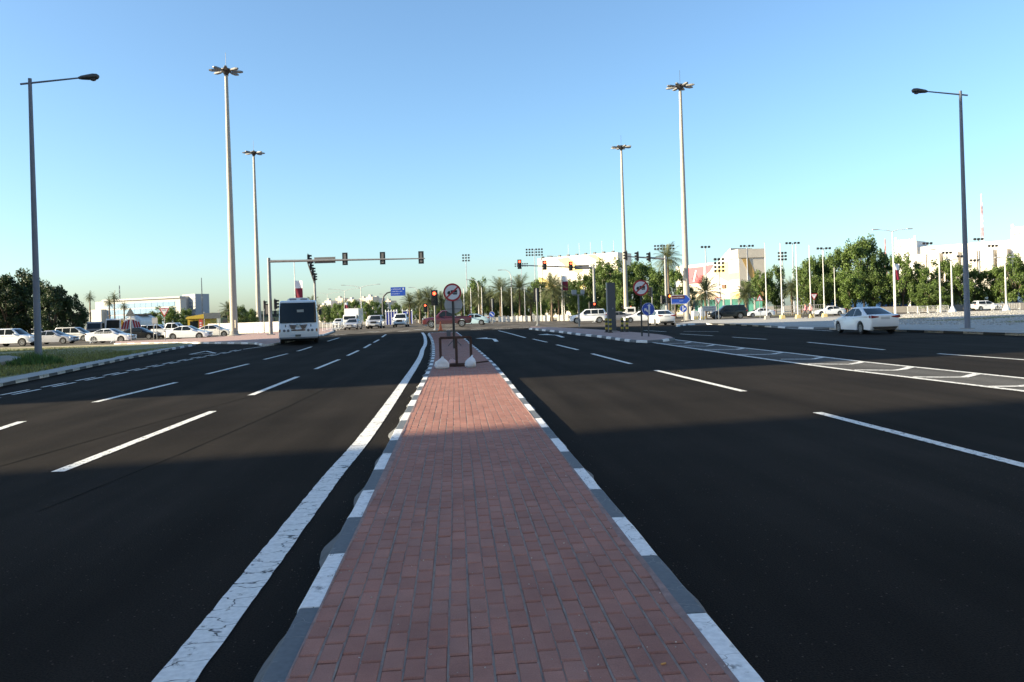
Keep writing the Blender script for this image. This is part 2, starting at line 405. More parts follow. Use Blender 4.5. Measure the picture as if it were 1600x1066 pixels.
def kerb(parent, pts, side, seg=0.93, wd=0.12, h=0.14, mats=(KWHITE, KDARK), gap=0.008, phase=0, chip=0.004, exact=None):
    P = resample(pts, seg)
    if exact is not None: P = march(pts, seg, exact)
    for i in range(len(P) - 1):
        a, b = P[i], P[i + 1]; t = (b - a).normalized()
        na, nb = normal_at(P, i) * side, normal_at(P, i + 1) * side
        a2, b2 = a + t * gap / 2, b - t * gap / 2
        prof = [(0, -0.08), (0, h + rnd.uniform(-0.002, 0.002)), (wd - 0.018, h), (wd - 0.004, h - 0.012), (wd + 0.012, h * 0.5), (wd + 0.022, -0.08)]
        nn = 4; vs = []
        for s_ in range(nn + 1):
            q = a2.lerp(b2, s_ / nn); nr = na.lerp(nb, s_ / nn)
            for k, (o, z) in enumerate(prof):
                oo = o + (rnd.uniform(-chip, chip) if 2 <= k <= 4 else 0); w_ = q + nr * oo
                vs.append((w_.x, w_.y, Hh(w_.x, w_.y) + z + (rnd.uniform(-chip, chip) * 0.6 if k in (2, 3) else 0)))
        m_ = len(prof)
        fs = [(s_ * m_ + k, s_ * m_ + k + 1, (s_ + 1) * m_ + k + 1, (s_ + 1) * m_ + k) for s_ in range(nn) for k in range(m_ - 1)]
        fs += [tuple(range(m_)), tuple(range(nn * m_, nn * m_ + m_))[::-1]]
        MB().add(vs, fs).build('kerb_stone', mats[(i + phase) % len(mats)], parent)

# ---------------------------------------------------------------- median strip
MZ = 0.14
Lpx = [(437, 1066), (495, 944), (581, 769), (612, 710), (632, 670), (650, 637.5), (665, 605), (671, 587.5), (675.5, 566), (680, 543), (677, 528.6), (669, 518)]
Rpx = [(1134, 1066), (1074, 975), (957.6, 813), (897, 732.5), (837.5, 651), (806, 611), (785, 589), (762.5, 560), (755.6, 555), (729, 532), (712, 519)]
ML = [G(x, y, MZ) for x, y in Lpx]; MR = [G(x, y, MZ) for x, y in Rpx]
def straighten(P):
    # least-squares line through the near part keeps hand-measured jitter out
    near = [p for p in P if p.y < 30]; n = len(near); sy = sum(p.y for p in near) / n; sx = sum(p.x for p in near) / n
    k = sum((p.y - sy) * (p.x - sx) for p in near) / sum((p.y - sy) ** 2 for p in near)
    out = [Vector((sx + k * (y - sy), y, 0)) for y in (-9, 0, 4, 10, 18, 26)]
    return out + [Vector((p.x, p.y, 0)) for p in P if p.y > 32]
ML, MR = smooth_poly(straighten(ML)), smooth_poly(straighten(MR))
YEND = min(ML[-1].y, MR[-1].y)
def xat(P, y):
    for a, b in zip(P, P[1:]):
        if a.y <= y <= b.y: return a.x + (b.x - a.x) * (y - a.y) / max(1e-6, b.y - a.y)
    return P[-1].x if y > P[-1].y else P[0].x
median = struct(MB().build('median_strip', SAND)) if False else None
ys = span(-8.4, YEND, 0.5)
mb = MB(); vs = []
for y in ys:
    for t in (0, 0.25, 0.5, 0.75, 1):
        x = xat(ML, y) * (1 - t) + xat(MR, y) * t; vs.append((x, y, Hh(x, y) + MZ - 0.03))
mb.add(vs, [(i * 5 + j, i * 5 + j + 1, i * 5 + j + 6, i * 5 + j + 5) for i in range(len(ys) - 1) for j in range(4)])
median = struct(mb.build('median_strip', SAND))
kerb(median, [(xat(ML, y), y) for y in ys], -1, phase=1, exact=-7.92)
kerb(median, [(xat(MR, y), y) for y in ys], 1, phase=0, exact=-8.3)
nose = [Vector((xat(ML, YEND), YEND, 0)), Vector((xat(ML, YEND) * 0.7 + xat(MR, YEND) * 0.3, YEND + 0.8, 0)), Vector((xat(ML, YEND) * 0.3 + xat(MR, YEND) * 0.7, YEND + 0.8, 0)), Vector((xat(MR, YEND), YEND, 0))]
kerb(median, smooth_poly(nose, 2), -1, seg=0.5)
loft_sheet('nose_paving', nose, [nose[0], nose[0].lerp(nose[3], 0.33), nose[0].lerp(nose[3], 0.66), nose[3]], PAVE, MZ - 0.002, n=6, nc=2, parent=median)
# uneven concrete haunch left along the foot of each kerb
for P, sd_ in ((ML, -1), (MR, 1)):
    rr = random.Random(5 + sd_); mb = MB(); vs = []; yy = span(-8, 45, 0.12)
    ph = [math.pi / 2 - 3.378 * (4.25 if sd_ > 0 else 3.7), rr.uniform(0, 6.28), 0]
    for y in yy:
        s_ = 0.5 + 0.5 * math.sin(y * 3.378 + ph[0] + 0.5 * math.sin(y * 0.9)); wv = 0.008 + 0.095 * max(0, s_) ** 1.6 * (0.82 + 0.18 * math.sin(y * 1.1 + ph[1])) + rr.uniform(0, 0.006)
        x0 = xat(P, y) + sd_ * 0.125; x1 = x0 + sd_ * (wv + 0.018)
        vs += [(x0, y, Hh(x0, y) + 0.075), (x0 + sd_ * wv * 0.6, y, Hh(x0, y) + 0.045), (x1, y, Hh(x1, y) + 0.002)]
    mb.add(vs, [(3 * i + j, 3 * i + j + 1, 3 * i + j + 4, 3 * i + j + 3) for i in range(len(yy) - 1) for j in range(2)])
    mb.build('kerb_haunch', mat('haunch_concrete', (0.11, 0.115, 0.12), 0.9, 0.3, 5, bump=0.5), median, 40)
# paving bricks: 19 courses laid lengthwise
NCOL, BL = 19, 0.202
def brick_mesh(seed, w_, l_):
    rr = random.Random(seed); mb = MB()
    j = lambda a: a + rr.uniform(-0.0016, 0.0016)
    def ring(x, y, z): return [(j(-x), j(-y), z), (j(x), j(-y), z), (j(x), j(y), z), (j(-x), j(y), z)]
    c = 0.0055
    vs = ring(w_ / 2, l_ / 2, -0.05) + ring(w_ / 2, l_ / 2, -0.006) + ring(w_ / 2 - c * 0.7, l_ / 2 - c * 1.5, 0)
    fs = [(k, (k + 1) % 4, 4 + (k + 1) % 4, 4 + k) for k in range(4)] + [(4 + k, 4 + (k + 1) % 4, 8 + (k + 1) % 4, 8 + k) for k in range(4)] + [(8, 9, 10, 11)]
    return mb.add(vs, fs).mesh('brick', BRICK)
wcol = (xat(MR, 6) - xat(ML, 6)) / NCOL
BM = [brick_mesh(k, wcol - 0.0075, BL - 0.012) for k in range(8)]
jb = MB()
for c_ in range(1, NCOL):                      # pale mortar filling of the long joints
    t = c_ / NCOL; yy = span(-6, YEND, 0.4)
    vs = []
    for y in yy:
        x = xat(ML, y) * (1 - t) + xat(MR, y) * t
        for d in (-0.0065, 0.0065): vs.append((x + d, y, Hh(x, y) + MZ - 0.0035 + 0.0022 * math.sin(x * 2.1 + y * 0.7) + 0.0016 * math.sin(y * 2.3 + x)))
    jb.add(vs, [(2 * i, 2 * i + 1, 2 * i + 3, 2 * i + 2) for i in range(len(yy) - 1)])
stuff(jb.build('joint_filling', JOINT, median))
slots = []
for c_ in range(NCOL):
    off = (0.5 * (c_ % 2) + rnd.uniform(-0.08, 0.08)) * BL; wav = rnd.uniform(0, 6.28)
    y = -6 + off
    while y < YEND - 0.2:
        slots.append((c_, y, wav)); y += BL
near = sorted([s_ for s_ in slots if s_[1] > 3.0], key=lambda s_: s_[1])[:300]
near_set = set((s_[0], s_[1]) for s_ in near)
rest = MB()
for c_, y, wav in slots:
    t = (c_ + 0.5) / NCOL; x = xat(ML, y) * (1 - t) + xat(MR, y) * t + 0.0035 * math.sin(y * 1.3 + wav)
    sag = 0.0022 * math.sin(x * 2.1 + y * 0.7) + 0.0016 * math.sin(y * 2.3 + x)
    z = Hh(x, y) + MZ + sag + rnd.uniform(-0.0018, 0.0018)
    rz = math.atan2(-(xat(ML, y + 1) - xat(ML, y)) * (1 - t) - (xat(MR, y + 1) - xat(MR, y)) * t, 1) + rnd.uniform(-0.008, 0.008)
    if (c_, y) in near_set:
        o = link('brick', BM[rnd.randrange(8)], median); o.location = (x, y, z); o.rotation_euler = (rnd.uniform(-0.008, 0.008), rnd.uniform(-0.01, 0.01), rz)
    else:
        w_, l_, c = (wcol - 0.0075) / 2, (BL - 0.012) / 2, 0.0055
        if y < 22:
            ring = lambda a, b, q: [(x - a - b * math.sin(rz) * 0, y - b, z + q), (x + a, y - b, z + q), (x + a, y + b, z + q), (x - a, y + b, z + q)]
            tz = rnd.uniform(-0.0012, 0.0012)
            top = [(p[0], p[1], p[2] + (tz if k < 2 else -tz)) for k, p in enumerate(ring(w_ - c * 0.7, l_ - c * 1.5, 0))]
            rest.add(ring(w_, l_, -0.03) + ring(w_, l_, -0.006) + top,
                     [(k, (k + 1) % 4, 4 + (k + 1) % 4, 4 + k) for k in range(4)] + [(4 + k, 4 + (k + 1) % 4, 8 + (k + 1) % 4, 8 + k) for k in range(4)] + [(8, 9, 10, 11)])
        else:
            rest.add([(x - w_, y - l_, z), (x + w_, y - l_, z), (x + w_, y + l_, z), (x - w_, y + l_, z), (x - w_, y - l_, z - 0.02), (x + w_, y - l_, z - 0.02), (x + w_, y + l_, z - 0.02), (x - w_, y + l_, z - 0.02)],
                     [(0, 1, 2, 3), (0, 1, 5, 4), (1, 2, 6, 5), (2, 3, 7, 6), (3, 0, 4, 7)])
stuff(rest.build('far_bricks', BRICK, median))
# rough pinkish mortar fillet between the outer bricks and the kerbs
for P, sd_ in ((ML, 1), (MR, -1)):
    mb = MB(); vs = []; yy = span(-6, 40, 0.07); w0 = 0.03
    for y in yy:
        w0 = min(0.055, max(0.008, w0 + rnd.uniform(-0.007, 0.007))); x = xat(P, y)
        vs += [(x - sd_ * 0.004, y, MZ + Hh(x, y) + 0.003), (x + sd_ * w0 * 0.6, y, MZ + Hh(x, y) + 0.0045), (x + sd_ * w0, y, MZ + Hh(x, y) - 0.002)]
    mb.add(vs, [(3 * i + j, 3 * i + j + 1, 3 * i + j + 4, 3 * i + j + 3) for i in range(len(yy) - 1) for j in range(2)])
    mb.build('mortar_fillet', mat('pink_mortar', (0.25, 0.165, 0.15), 0.95, 0.3, 8, bump=0.5, bscale=60), median, 50)
# grit and small litter on the bricks
mb = MB()
for _ in range(260):
    y = 3.2 + 9 * rnd.random() ** 1.6; t = rnd.random(); x = xat(ML, y) * (1 - t) + xat(MR, y) * t; s_ = rnd.uniform(0.0015, 0.006)
    mb.box((x, y, MZ + s_ * 0.4), (s_ * rnd.uniform(0.8, 2), s_, s_ * 0.8), Matrix.Rotation(rnd.uniform(0, 3), 3, 'Z'))
stuff(mb.build('grit', mat('grit_stone', (0.42, 0.37, 0.32), 0.9, isl=0.5), median))
mb = MB()
for P, sd_ in ((ML, -1), (MR, 1)):             # sand and chips swept against the kerb feet
    for _ in range(420):
        y = 2.5 + 30 * rnd.random() ** 1.5; x = xat(P, y) + sd_ * (0.16 + abs(rnd.gauss(0, 0.16))); s_ = rnd.uniform(0.0015, 0.005)
        mb.box((x, y, Hh(x, y) + 0.002 + s_ * 0.3), (s_ * rnd.uniform(0.8, 1.8), s_, s_ * 0.7), Matrix.Rotation(rnd.uniform(0, 3), 3, 'Z'))
stuff(mb.build('gutter_grit', mat('gutter_grit', (0.10, 0.085, 0.07), 0.95, isl=0.6), median))
p = G(1033, 1040, MZ)
tag(MB().tube([(p.x, p.y, MZ + 0.006), (p.x + 0.022, p.y + 0.006, MZ + 0.006)], 0.004, 8).build('cigarette_butt', mat('filter_tan', (0.5, 0.26, 0.09), 0.9)), 'small tan cigarette butt on the near red bricks', 'litter')

# ---------------------------------------------------------------- road markings
road_marks = []
def mark(pxs, wid=0.15, m=DASH, dz=0.007, jit=0.004, step=0.7):
    o = struct(ribbon('lane_marking', [G(x, y) for x, y in pxs], wid, m, dz, step, jit)); return o
lw = [((237.8 + 304.7) / 2, 1066), ((371.7 + 423) / 2 + 4, 900), (523, 739.5), (559, 700), (605, 638), (657.3, 560), (660, 546), (665.6, 537), (663.7, 524.5), (659.6, 520)]
EL = [G(x, y) for x, y in lw]; d0 = (EL[0] - EL[2]).normalized()
nearline = [Vector((p.x, p.y, 0)) for p in EL]
nearline = [nearline[0] + Vector((d0.x, d0.y, 0)) * 6] + nearline
struct(ribbon('edge_line', smooth_poly(nearline, 2), 0.20, LINE, 0.007, 0.10, 0.004))
for q in ([(90, 738), (333, 643)], [(392, 618), (465, 589)], [(493, 577), (530, 562)], [(543, 556), (560, 548)], [(569, 544), (579, 538)], [(584, 535.5), (592, 531)], [(597, 527), (603, 523)],
          [(148, 629), (275, 598)], [(323, 585), (388, 569)], [(413, 562), (449, 553)], [(465, 549), (487, 542)], [(512, 533.5), (530, 528)],
          [(-60, 690), (35, 659)], [(-120, 720), (-40, 690)],
          [(1277, 645), (1600, 728), (1900, 806)], [(1025, 579), (1162, 612)], [(925, 553), (986, 569)], [(870, 539), (903, 547)], [(833, 530), (855, 535)], [(779, 517), (821, 528)],
          [(1262, 535), (1382, 547)], [(1466, 553), (1600, 562.5), (1750, 574)], [(1231, 513.5), (1300, 517.5)], [(1144, 527), (1198, 530.5)], [(1063, 522), (1114, 525)], [(1068, 518), (1123, 518.6)], [(1006, 516.5), (1041, 518.6)]):
    mark(q)
for off in (0, 1):                                   # double broken line beside the slip lane
    base = [G(x, y) for x, y in [(-160, 652 + off * 0), (0, 618), (150, 589.5), (300, 560), (380, 545)]]
    P = resample(base, 0.25); L_ = len(P)
    k = 0
    while k + 6 < L_:
        seg = [P[i] + normal_at(P, i) * (0.28 * off) for i in range(k, k + 7)]
        struct(ribbon('lane_marking', seg, 0.11, DASH, 0.007, 0.5, 0.003)); k += 9
mark([(380, 546), (415, 541), (445, 535)], 0.15)
mark([(404, 536), (413, 538.5), (415, 541)], 0.15)
# junction stop lines and crossing blocks
for q in ([(622, 518), (640, 517.6)], [(575, 519), (592, 518.6)], [(648, 515), (660, 515)], [(770, 514.5), (800, 513.5)], [(810, 512.5), (826, 512)], [(735, 515.5), (755, 515)], [(842, 503.5), (862, 503)], [(700, 513.5), (716, 513)], [(520, 524), (540, 523.3)]):
    mark(q, 0.45, DASH, 0.012)
# painted arrows
def arrow(px, py, L_, w_, name='painted_arrow', turn=-1):
    o = G(px, py); mb = MB(); q = lambda x, y: (o.x + x, o.y + y, Hh(o.x + x, o.y + y) + 0.009)
    mb.add([q(-w_, 0), q(w_, 0), q(w_, L_ * 0.55), q(-w_, L_ * 0.55)], [(0, 1, 2, 3)])
    mb.add([q(-w_, L_ * 0.55), q(w_, L_ * 0.55), q(w_ + turn * 0.5, L_ * 0.8), q(-w_ + turn * 0.5, L_ * 0.72)], [(0, 1, 2, 3)])
    mb.add([q(turn * 0.35, L_ * 0.62), q(turn * 0.35, L_ * 0.95), q(turn * 1.15, L_ * 0.80)], [(0, 1, 2)])
    return struct(mb.build(name, DASH))
arrow(776, 534, 5.5, 0.12); arrow(880, 527.5, 5.5, 0.12)
q = [G(x, y) for x, y in [(297, 553.5), (333, 549.5), (336, 552), (322, 548.5)]]
tri = [G(297, 554), G(337, 552.3), G(322, 549)]
for a, b in ((0, 1), (1, 2), (2, 0)): struct(ribbon('give_way_triangle', [tri[a], tri[b]], 0.16, DASH, 0.009, 0.5, 0.003))
# hatched wedge between the island and the slip road
nl = [(1003, 533), (1200, 562), (1325, 578.7), (1450, 593.7), (1600, 612), (1800, 636)]
fl = [(1050, 530.5), (1157, 543.5), (1240, 552.7), (1350, 566), (1600, 591.7), (1800, 612)]
struct(loft_sheet('hatched_zone', [G(*q) for q in nl], [G(*q) for q in fl], ASPH2, 0.005, 40, 2))
for l_ in (nl, fl): struct(ribbon('zone_border_line', [G(*q) for q in l_], 0.16, DASH, 0.010, 1.0, 0.003))
for ch in ([(1547, 605), (1607, 604.5), (1640, 596)], [(1426, 590), (1505, 590.7), (1528.7, 584.5)], [(1335, 579), (1405, 579.5), (1426, 573.7)], [(1262, 569.5), (1330, 570), (1349, 566)], [(1220, 562), (1270, 562), (1286, 558.7)],
           [(1150, 554.5), (1205, 554.5), (1222, 551.3)], [(1100, 547), (1150, 547), (1162, 544.5)], [(1060, 541), (1105, 541.5), (1117, 539)], [(1030, 537), (1070, 537), (1080, 534.6)]):
    struct(ribbon('hatch_chevron', [G(*q) for q in ch], 0.2, DASH, 0.014, 0.5, 0.003))

# seams and dusty wear bands in the asphalt
SEAM = mat('asphalt_seam', (0.008, 0.0075, 0.007), 1.0, 0.4, 6, spec=0.05)
for pts, wd, m_ in (([(-150, 772), (200, 672), (420, 612), (560, 570)], 0.02, SEAM), ([(60, 800), (330, 690), (480, 622), (580, 572)], 0.018, SEAM)):
    struct(ribbon('road_seam', smooth_poly([G(*q) for q in pts], 1), wd, m_, 0.0035, 0.25, wd * 0.22))
# ---------------------------------------------------------------- islands
def island(name, near, far, top, kerbmats=(KWHITE, KDARK), h=0.13, seg=1.0, n=40, nc=5):
    A = [G(x, y, h) for x, y in near]; B = [G(x, y, h) for x, y in far]
    o = struct(loft_sheet(name, A, B, top, h - 0.004, n, nc))
    kerb(o, [(p.x, p.y) for p in A], 1, seg=seg, h=h, mats=kerbmats, chip=0.002)
    return o, A, B
isl_r, A_, B_ = island('signal_island', [(829, 512.5), (854, 515), (880, 517.5), (907, 521), (937, 524), (959.5, 527), (991, 531), (1010, 532), (1033, 530.5), (1051, 528)],
                       [(829, 510.5), (900, 513), (930, 514.7), (960, 517), (990, 519), (1010, 520.5), (1030, 522.5), (1040, 524), (1047, 525.5), (1051, 527)], PAVE)
isl_l, A_, B_ = island('corner_island', [(180, 536.5), (240, 535), (340, 534.5), (400, 535), (416, 538), (440, 534), (505, 522), (520, 517)],
                       [(180, 533.5), (240, 531.5), (330, 527), (400, 521), (430, 518.5), (460, 516), (500, 513), (518, 512)], PAVE, (KWHITE, KGREY))
verge, A_, B_ = island('grass_verge', [(-260, 652), (-120, 622), (0, 596), (60, 585), (135, 569.5), (200, 556.5), (270, 543), (303, 537.5)],
                       [(-260, 554), (-120, 548), (0, 543), (60, 541.5), (135, 539.3), (200, 537.4), (270, 535.7), (300, 536.6)], GRASSG, (KWHITE, KDARK))
ribbon('verge_path', [G(x, y, 0.13) for x, y in [(-200, 561), (0, 555), (178, 549), (262, 541)]], 0.22, KGREY, 0.137, 1.0, 0.02, verge)
ribbon('verge_pavement', [G(x, y, 0.13) for x, y in [(-200, 551.5), (0, 544.3), (135, 540.5), (270, 536.6)]], 2.0, mat('sandy_paving', (0.42, 0.34, 0.22), 0.95, 0.25, 1.0), 0.133, 1.0, 0.05, verge)
ribbon('verge_footway', [p for p in [G(x, y, 0.13) + Vector((0.9 * -0.35, 0.9, 0)) * 0.55 for x, y in [(-260, 652), (-120, 622), (0, 596), (60, 585), (135, 569.5), (200, 556.5), (262, 544.5)]]], 0.8, KGREY, 0.134, 1.0, 0.03, verge)
gr, A_, B_ = island('gravel_verge', [(1056, 508), (1075, 506), (1110, 505), (1150, 506), (1200, 508.5), (1231, 510.5), (1310, 512), (1400, 514.5), (1500, 517), (1600, 520), (1800, 526)],
                    [(1056, 505.5), (1090, 500), (1150, 498.5), (1250, 496), (1330, 494), (1390, 492), (1420, 490.5), (1500, 487), (1600, 484), (1700, 481), (1800, 478)], GRAVEL, (KWHITE, KDARK), seg=1.5, n=60)
ribbon('verge_footway', [G(x, y, 0.13) + Vector((0.6, 1.4, 0)) for x, y in [(1075, 506), (1110, 505), (1150, 506), (1200, 508.5), (1310, 512), (1400, 514.5), (1500, 517), (1600, 520), (1800, 526)]], 2.2, CONC, 0.134, 2.0, 0.0, gr)
for pts, wd in (([(1452, 501.5), (1500, 500), (1545, 496.5), (1585, 494)], 2.6), ([(1400, 499), (1425, 497.5), (1448, 495.5)], 2.2), ([(1575, 504), (1610, 501), (1660, 500)], 2.0), ([(1505, 492), (1560, 490.3), (1605, 489.5)], 1.5)):
    ribbon('grass_patch', smooth_poly([G(x, y, 0.13) for x, y in pts], 1), wd, GRASSG, 0.140, 1.2, 0.35, gr)
# loose stones over the gravel
mb = MB()
for _ in range(7000):
    t = rnd.random(); u = rnd.random()
    i = 6 + 4 * rnd.random(); k = int(i); f_ = i - k
    a = A_[k].lerp(A_[min(k + 1, 10)], f_); b = B_[k].lerp(B_[min(k + 1, 10)], f_); q = a.lerp(b, 0.12 + 0.86 * u)
    s_ = rnd.uniform(0.025, 0.07)
    mb.box((q.x, q.y, Hh(q.x, q.y) + 0.13 + s_ * 0.2), (s_, s_ * rnd.uniform(0.6, 1.2), s_ * 0.7), Matrix.Rotation(rnd.uniform(0, 3), 3, 'Z') @ Matrix.Rotation(rnd.uniform(-0.5, 0.5), 3, 'X'))
stuff(mb.build('gravel_stones', mat('gravel_stone', (0.34, 0.325, 0.30), 0.95, isl=0.5), gr))
# grass blades on the left verge
mb = MB(); V0 = [G(x, y, 0.13) for x, y in [(-120, 622), (0, 596), (60, 585), (135, 569.5), (200, 556.5), (270, 543)]]; V1 = [G(x, y, 0.13) for x, y in [(-120, 551), (0, 545.5), (60, 544), (135, 541.5), (200, 539.3), (270, 537)]]
for _ in range(26000):
    i = 5 * rnd.random(); k = min(4, int(i)); f_ = i - k; u = 0.05 + 0.95 * rnd.random()
    a = V0[k].lerp(V0[k + 1], f_); b = V1[k].lerp(V1[k + 1], f_); q = a.lerp(b, u)
    if math.sin(q.x * 0.7) * math.sin(q.y * 0.31 + 1) > 0.55: continue
    h_ = rnd.uniform(0.04, 0.13); an = rnd.uniform(0, 6.28); w_ = rnd.uniform(0.015, 0.035)
    mb.add([(q.x - w_ * math.cos(an), q.y - w_ * math.sin(an), 0.125), (q.x + w_ * math.cos(an), q.y + w_ * math.sin(an), 0.125), (q.x + rnd.uniform(-0.05, 0.05), q.y + rnd.uniform(-0.05, 0.05), 0.13 + h_)], [(0, 1, 2)])
LEAFY = mat('grass_blade', (0.16, 0.17, 0.045), 0.8, isl=0.5)
g_ = stuff(mb.build('grass', LEAFY)); tag(g_, 'short dry green grass covering the left roadside verge', 'grass')

# ================================================================== VEHICLES
def wheel_meshes(r, wd):
    t = MB().lathe([(r * 0.62, -wd / 2), (r * 0.93, -wd / 2), (r, -wd * 0.32), (r, wd * 0.32), (r * 0.93, wd / 2), (r * 0.62, wd / 2)], 'x', n=24).mesh('tyre', TYRE, 40)
    rim = MB().disc((0, 0, 0), (1, 0, 0), r * 0.52, r * 0.64, wd * 0.49, 24)
    rim.disc((0, 0, 0), (1, 0, 0), 0, r * 0.15, wd * 0.5, 12)
    for k in range(7):
        a = 2 * math.pi * k / 7
        rim.box((wd * 0.42, math.cos(a) * r * 0.34, math.sin(a) * r * 0.34), (0.02, r * 0.46, r * 0.12), Matrix.Rotation(a, 3, 'X'))
    hub = MB().disc((0, 0, 0), (1, 0, 0), 0, r * 0.62, wd * 0.18, 20).mesh('brake', DKMETAL)
    return t, rim.mesh('rim', RIM, 40), hub
WM = {}
def add_wheel(parent, x, y, r, side, wd=0.21):
    if (r, wd) not in WM: WM[(r, wd)] = wheel_meshes(r, wd)
    t, rim, hub = WM[(r, wd)]
    o = link('wheel', t, parent); o.location = (x, y, r); o.rotation_euler = (0, 0, 0 if side > 0 else math.pi)
    link('rim', rim, o); link('brake', hub, o)

KINDS = {
 #        L    W     H    rw    yF     yR    zsill belt   outline top (rear->front)                                                                            greenhouse: base rear, base front, roof rear, roof front
 'sedan': dict(L=4.6, W=1.80, H=1.45, r=0.32, ax=(1.42, -1.30), sill=0.24, top=[(-2.27, 0.42), (-2.31, 0.66), (-2.27, 0.98), (-2.12, 1.045), (-1.7, 1.03), (-0.8, 0.98), (0.3, 0.95), (0.95, 0.95), (1.45, 0.88), (1.95, 0.76), (2.2, 0.64), (2.29, 0.48), (2.26, 0.30)], gh=(-2.02, 1.2, -0.72, 0.2), win=[(-1.32, -0.42), (-0.36, 0.62)], rw=0.68),
 'hatch': dict(L=4.2, W=1.78, H=1.52, r=0.32, ax=(1.30, -1.26), sill=0.24, top=[(-2.06, 0.42), (-2.1, 0.7), (-2.04, 1.0), (-1.9, 1.04), (-0.8, 1.0), (0.3, 0.97), (0.95, 0.96), (1.4, 0.9), (1.85, 0.76), (2.05, 0.6), (2.1, 0.42), (2.06, 0.28)], gh=(-1.98, 1.2, -1.55, 0.15), win=[(-1.5, -0.45), (-0.38, 0.62)], rw=0.7),
 'suv': dict(L=4.7, W=1.90, H=1.78, r=0.38, ax=(1.42, -1.36), sill=0.34, top=[(-2.3, 0.5), (-2.36, 0.75), (-2.33, 1.1), (-2.25, 1.18), (-0.8, 1.15), (0.3, 1.12), (1.0, 1.12), (1.5, 1.08), (2.0, 1.0), (2.22, 0.88), (2.33, 0.66), (2.3, 0.40)], gh=(-2.26, 1.2, -1.98, 0.35), win=[(-1.95, -1.28), (-1.2, -0.38), (-0.3, 0.62)], rw=0.78),
 'mpv': dict(L=4.9, W=1.85, H=1.75, r=0.33, ax=(1.5, -1.42), sill=0.26, top=[(-2.4, 0.42), (-2.45, 0.75), (-2.4, 1.05), (-2.3, 1.08), (-0.8, 1.02), (0.6, 0.98), (1.3, 0.97), (1.8, 0.88), (2.2, 0.72), (2.42, 0.52), (2.4, 0.30)], gh=(-2.34, 1.62, -2.1, 0.4), win=[(-2.05, -1.2), (-1.12, -0.2), (-0.12, 0.9)], rw=0.76),
 'pickup': dict(L=5.4, W=1.95, H=1.88, r=0.40, ax=(1.68, -1.62), sill=0.42, top=[(-2.65, 0.6), (-2.7, 0.8), (-2.68, 1.16), (-2.6, 1.19), (-1.0, 1.18), (0.3, 1.15), (1.2, 1.15), (1.9, 1.12), (2.4, 1.06), (2.6, 0.95), (2.69, 0.7), (2.66, 0.45)], gh=(-0.92, 1.38, -0.62, 0.55), win=[(-0.62, 0.05), (0.13, 0.86)], rw=0.78),
}
def outline(K):
    P = list(K['top']); s = K['sill']; ra = K['r'] + 0.065
    low = [(K['L'] / 2 - 0.12, s)]
    for ya in K['ax']:
        d = math.sqrt(max(0.01, ra * ra - (K['r'] - s) ** 2)) if K['r'] > s else ra
        a0 = math.asin((K['r'] - s) / ra)
        for k in range(9):
            a = -a0 + (math.pi + 2 * a0) * k / 8
            low.append((ya + ra * math.cos(a), K['r'] + ra * math.sin(a)))
    low.append((-K['L'] / 2 + 0.12, s))
    return P + low
CARM = {}
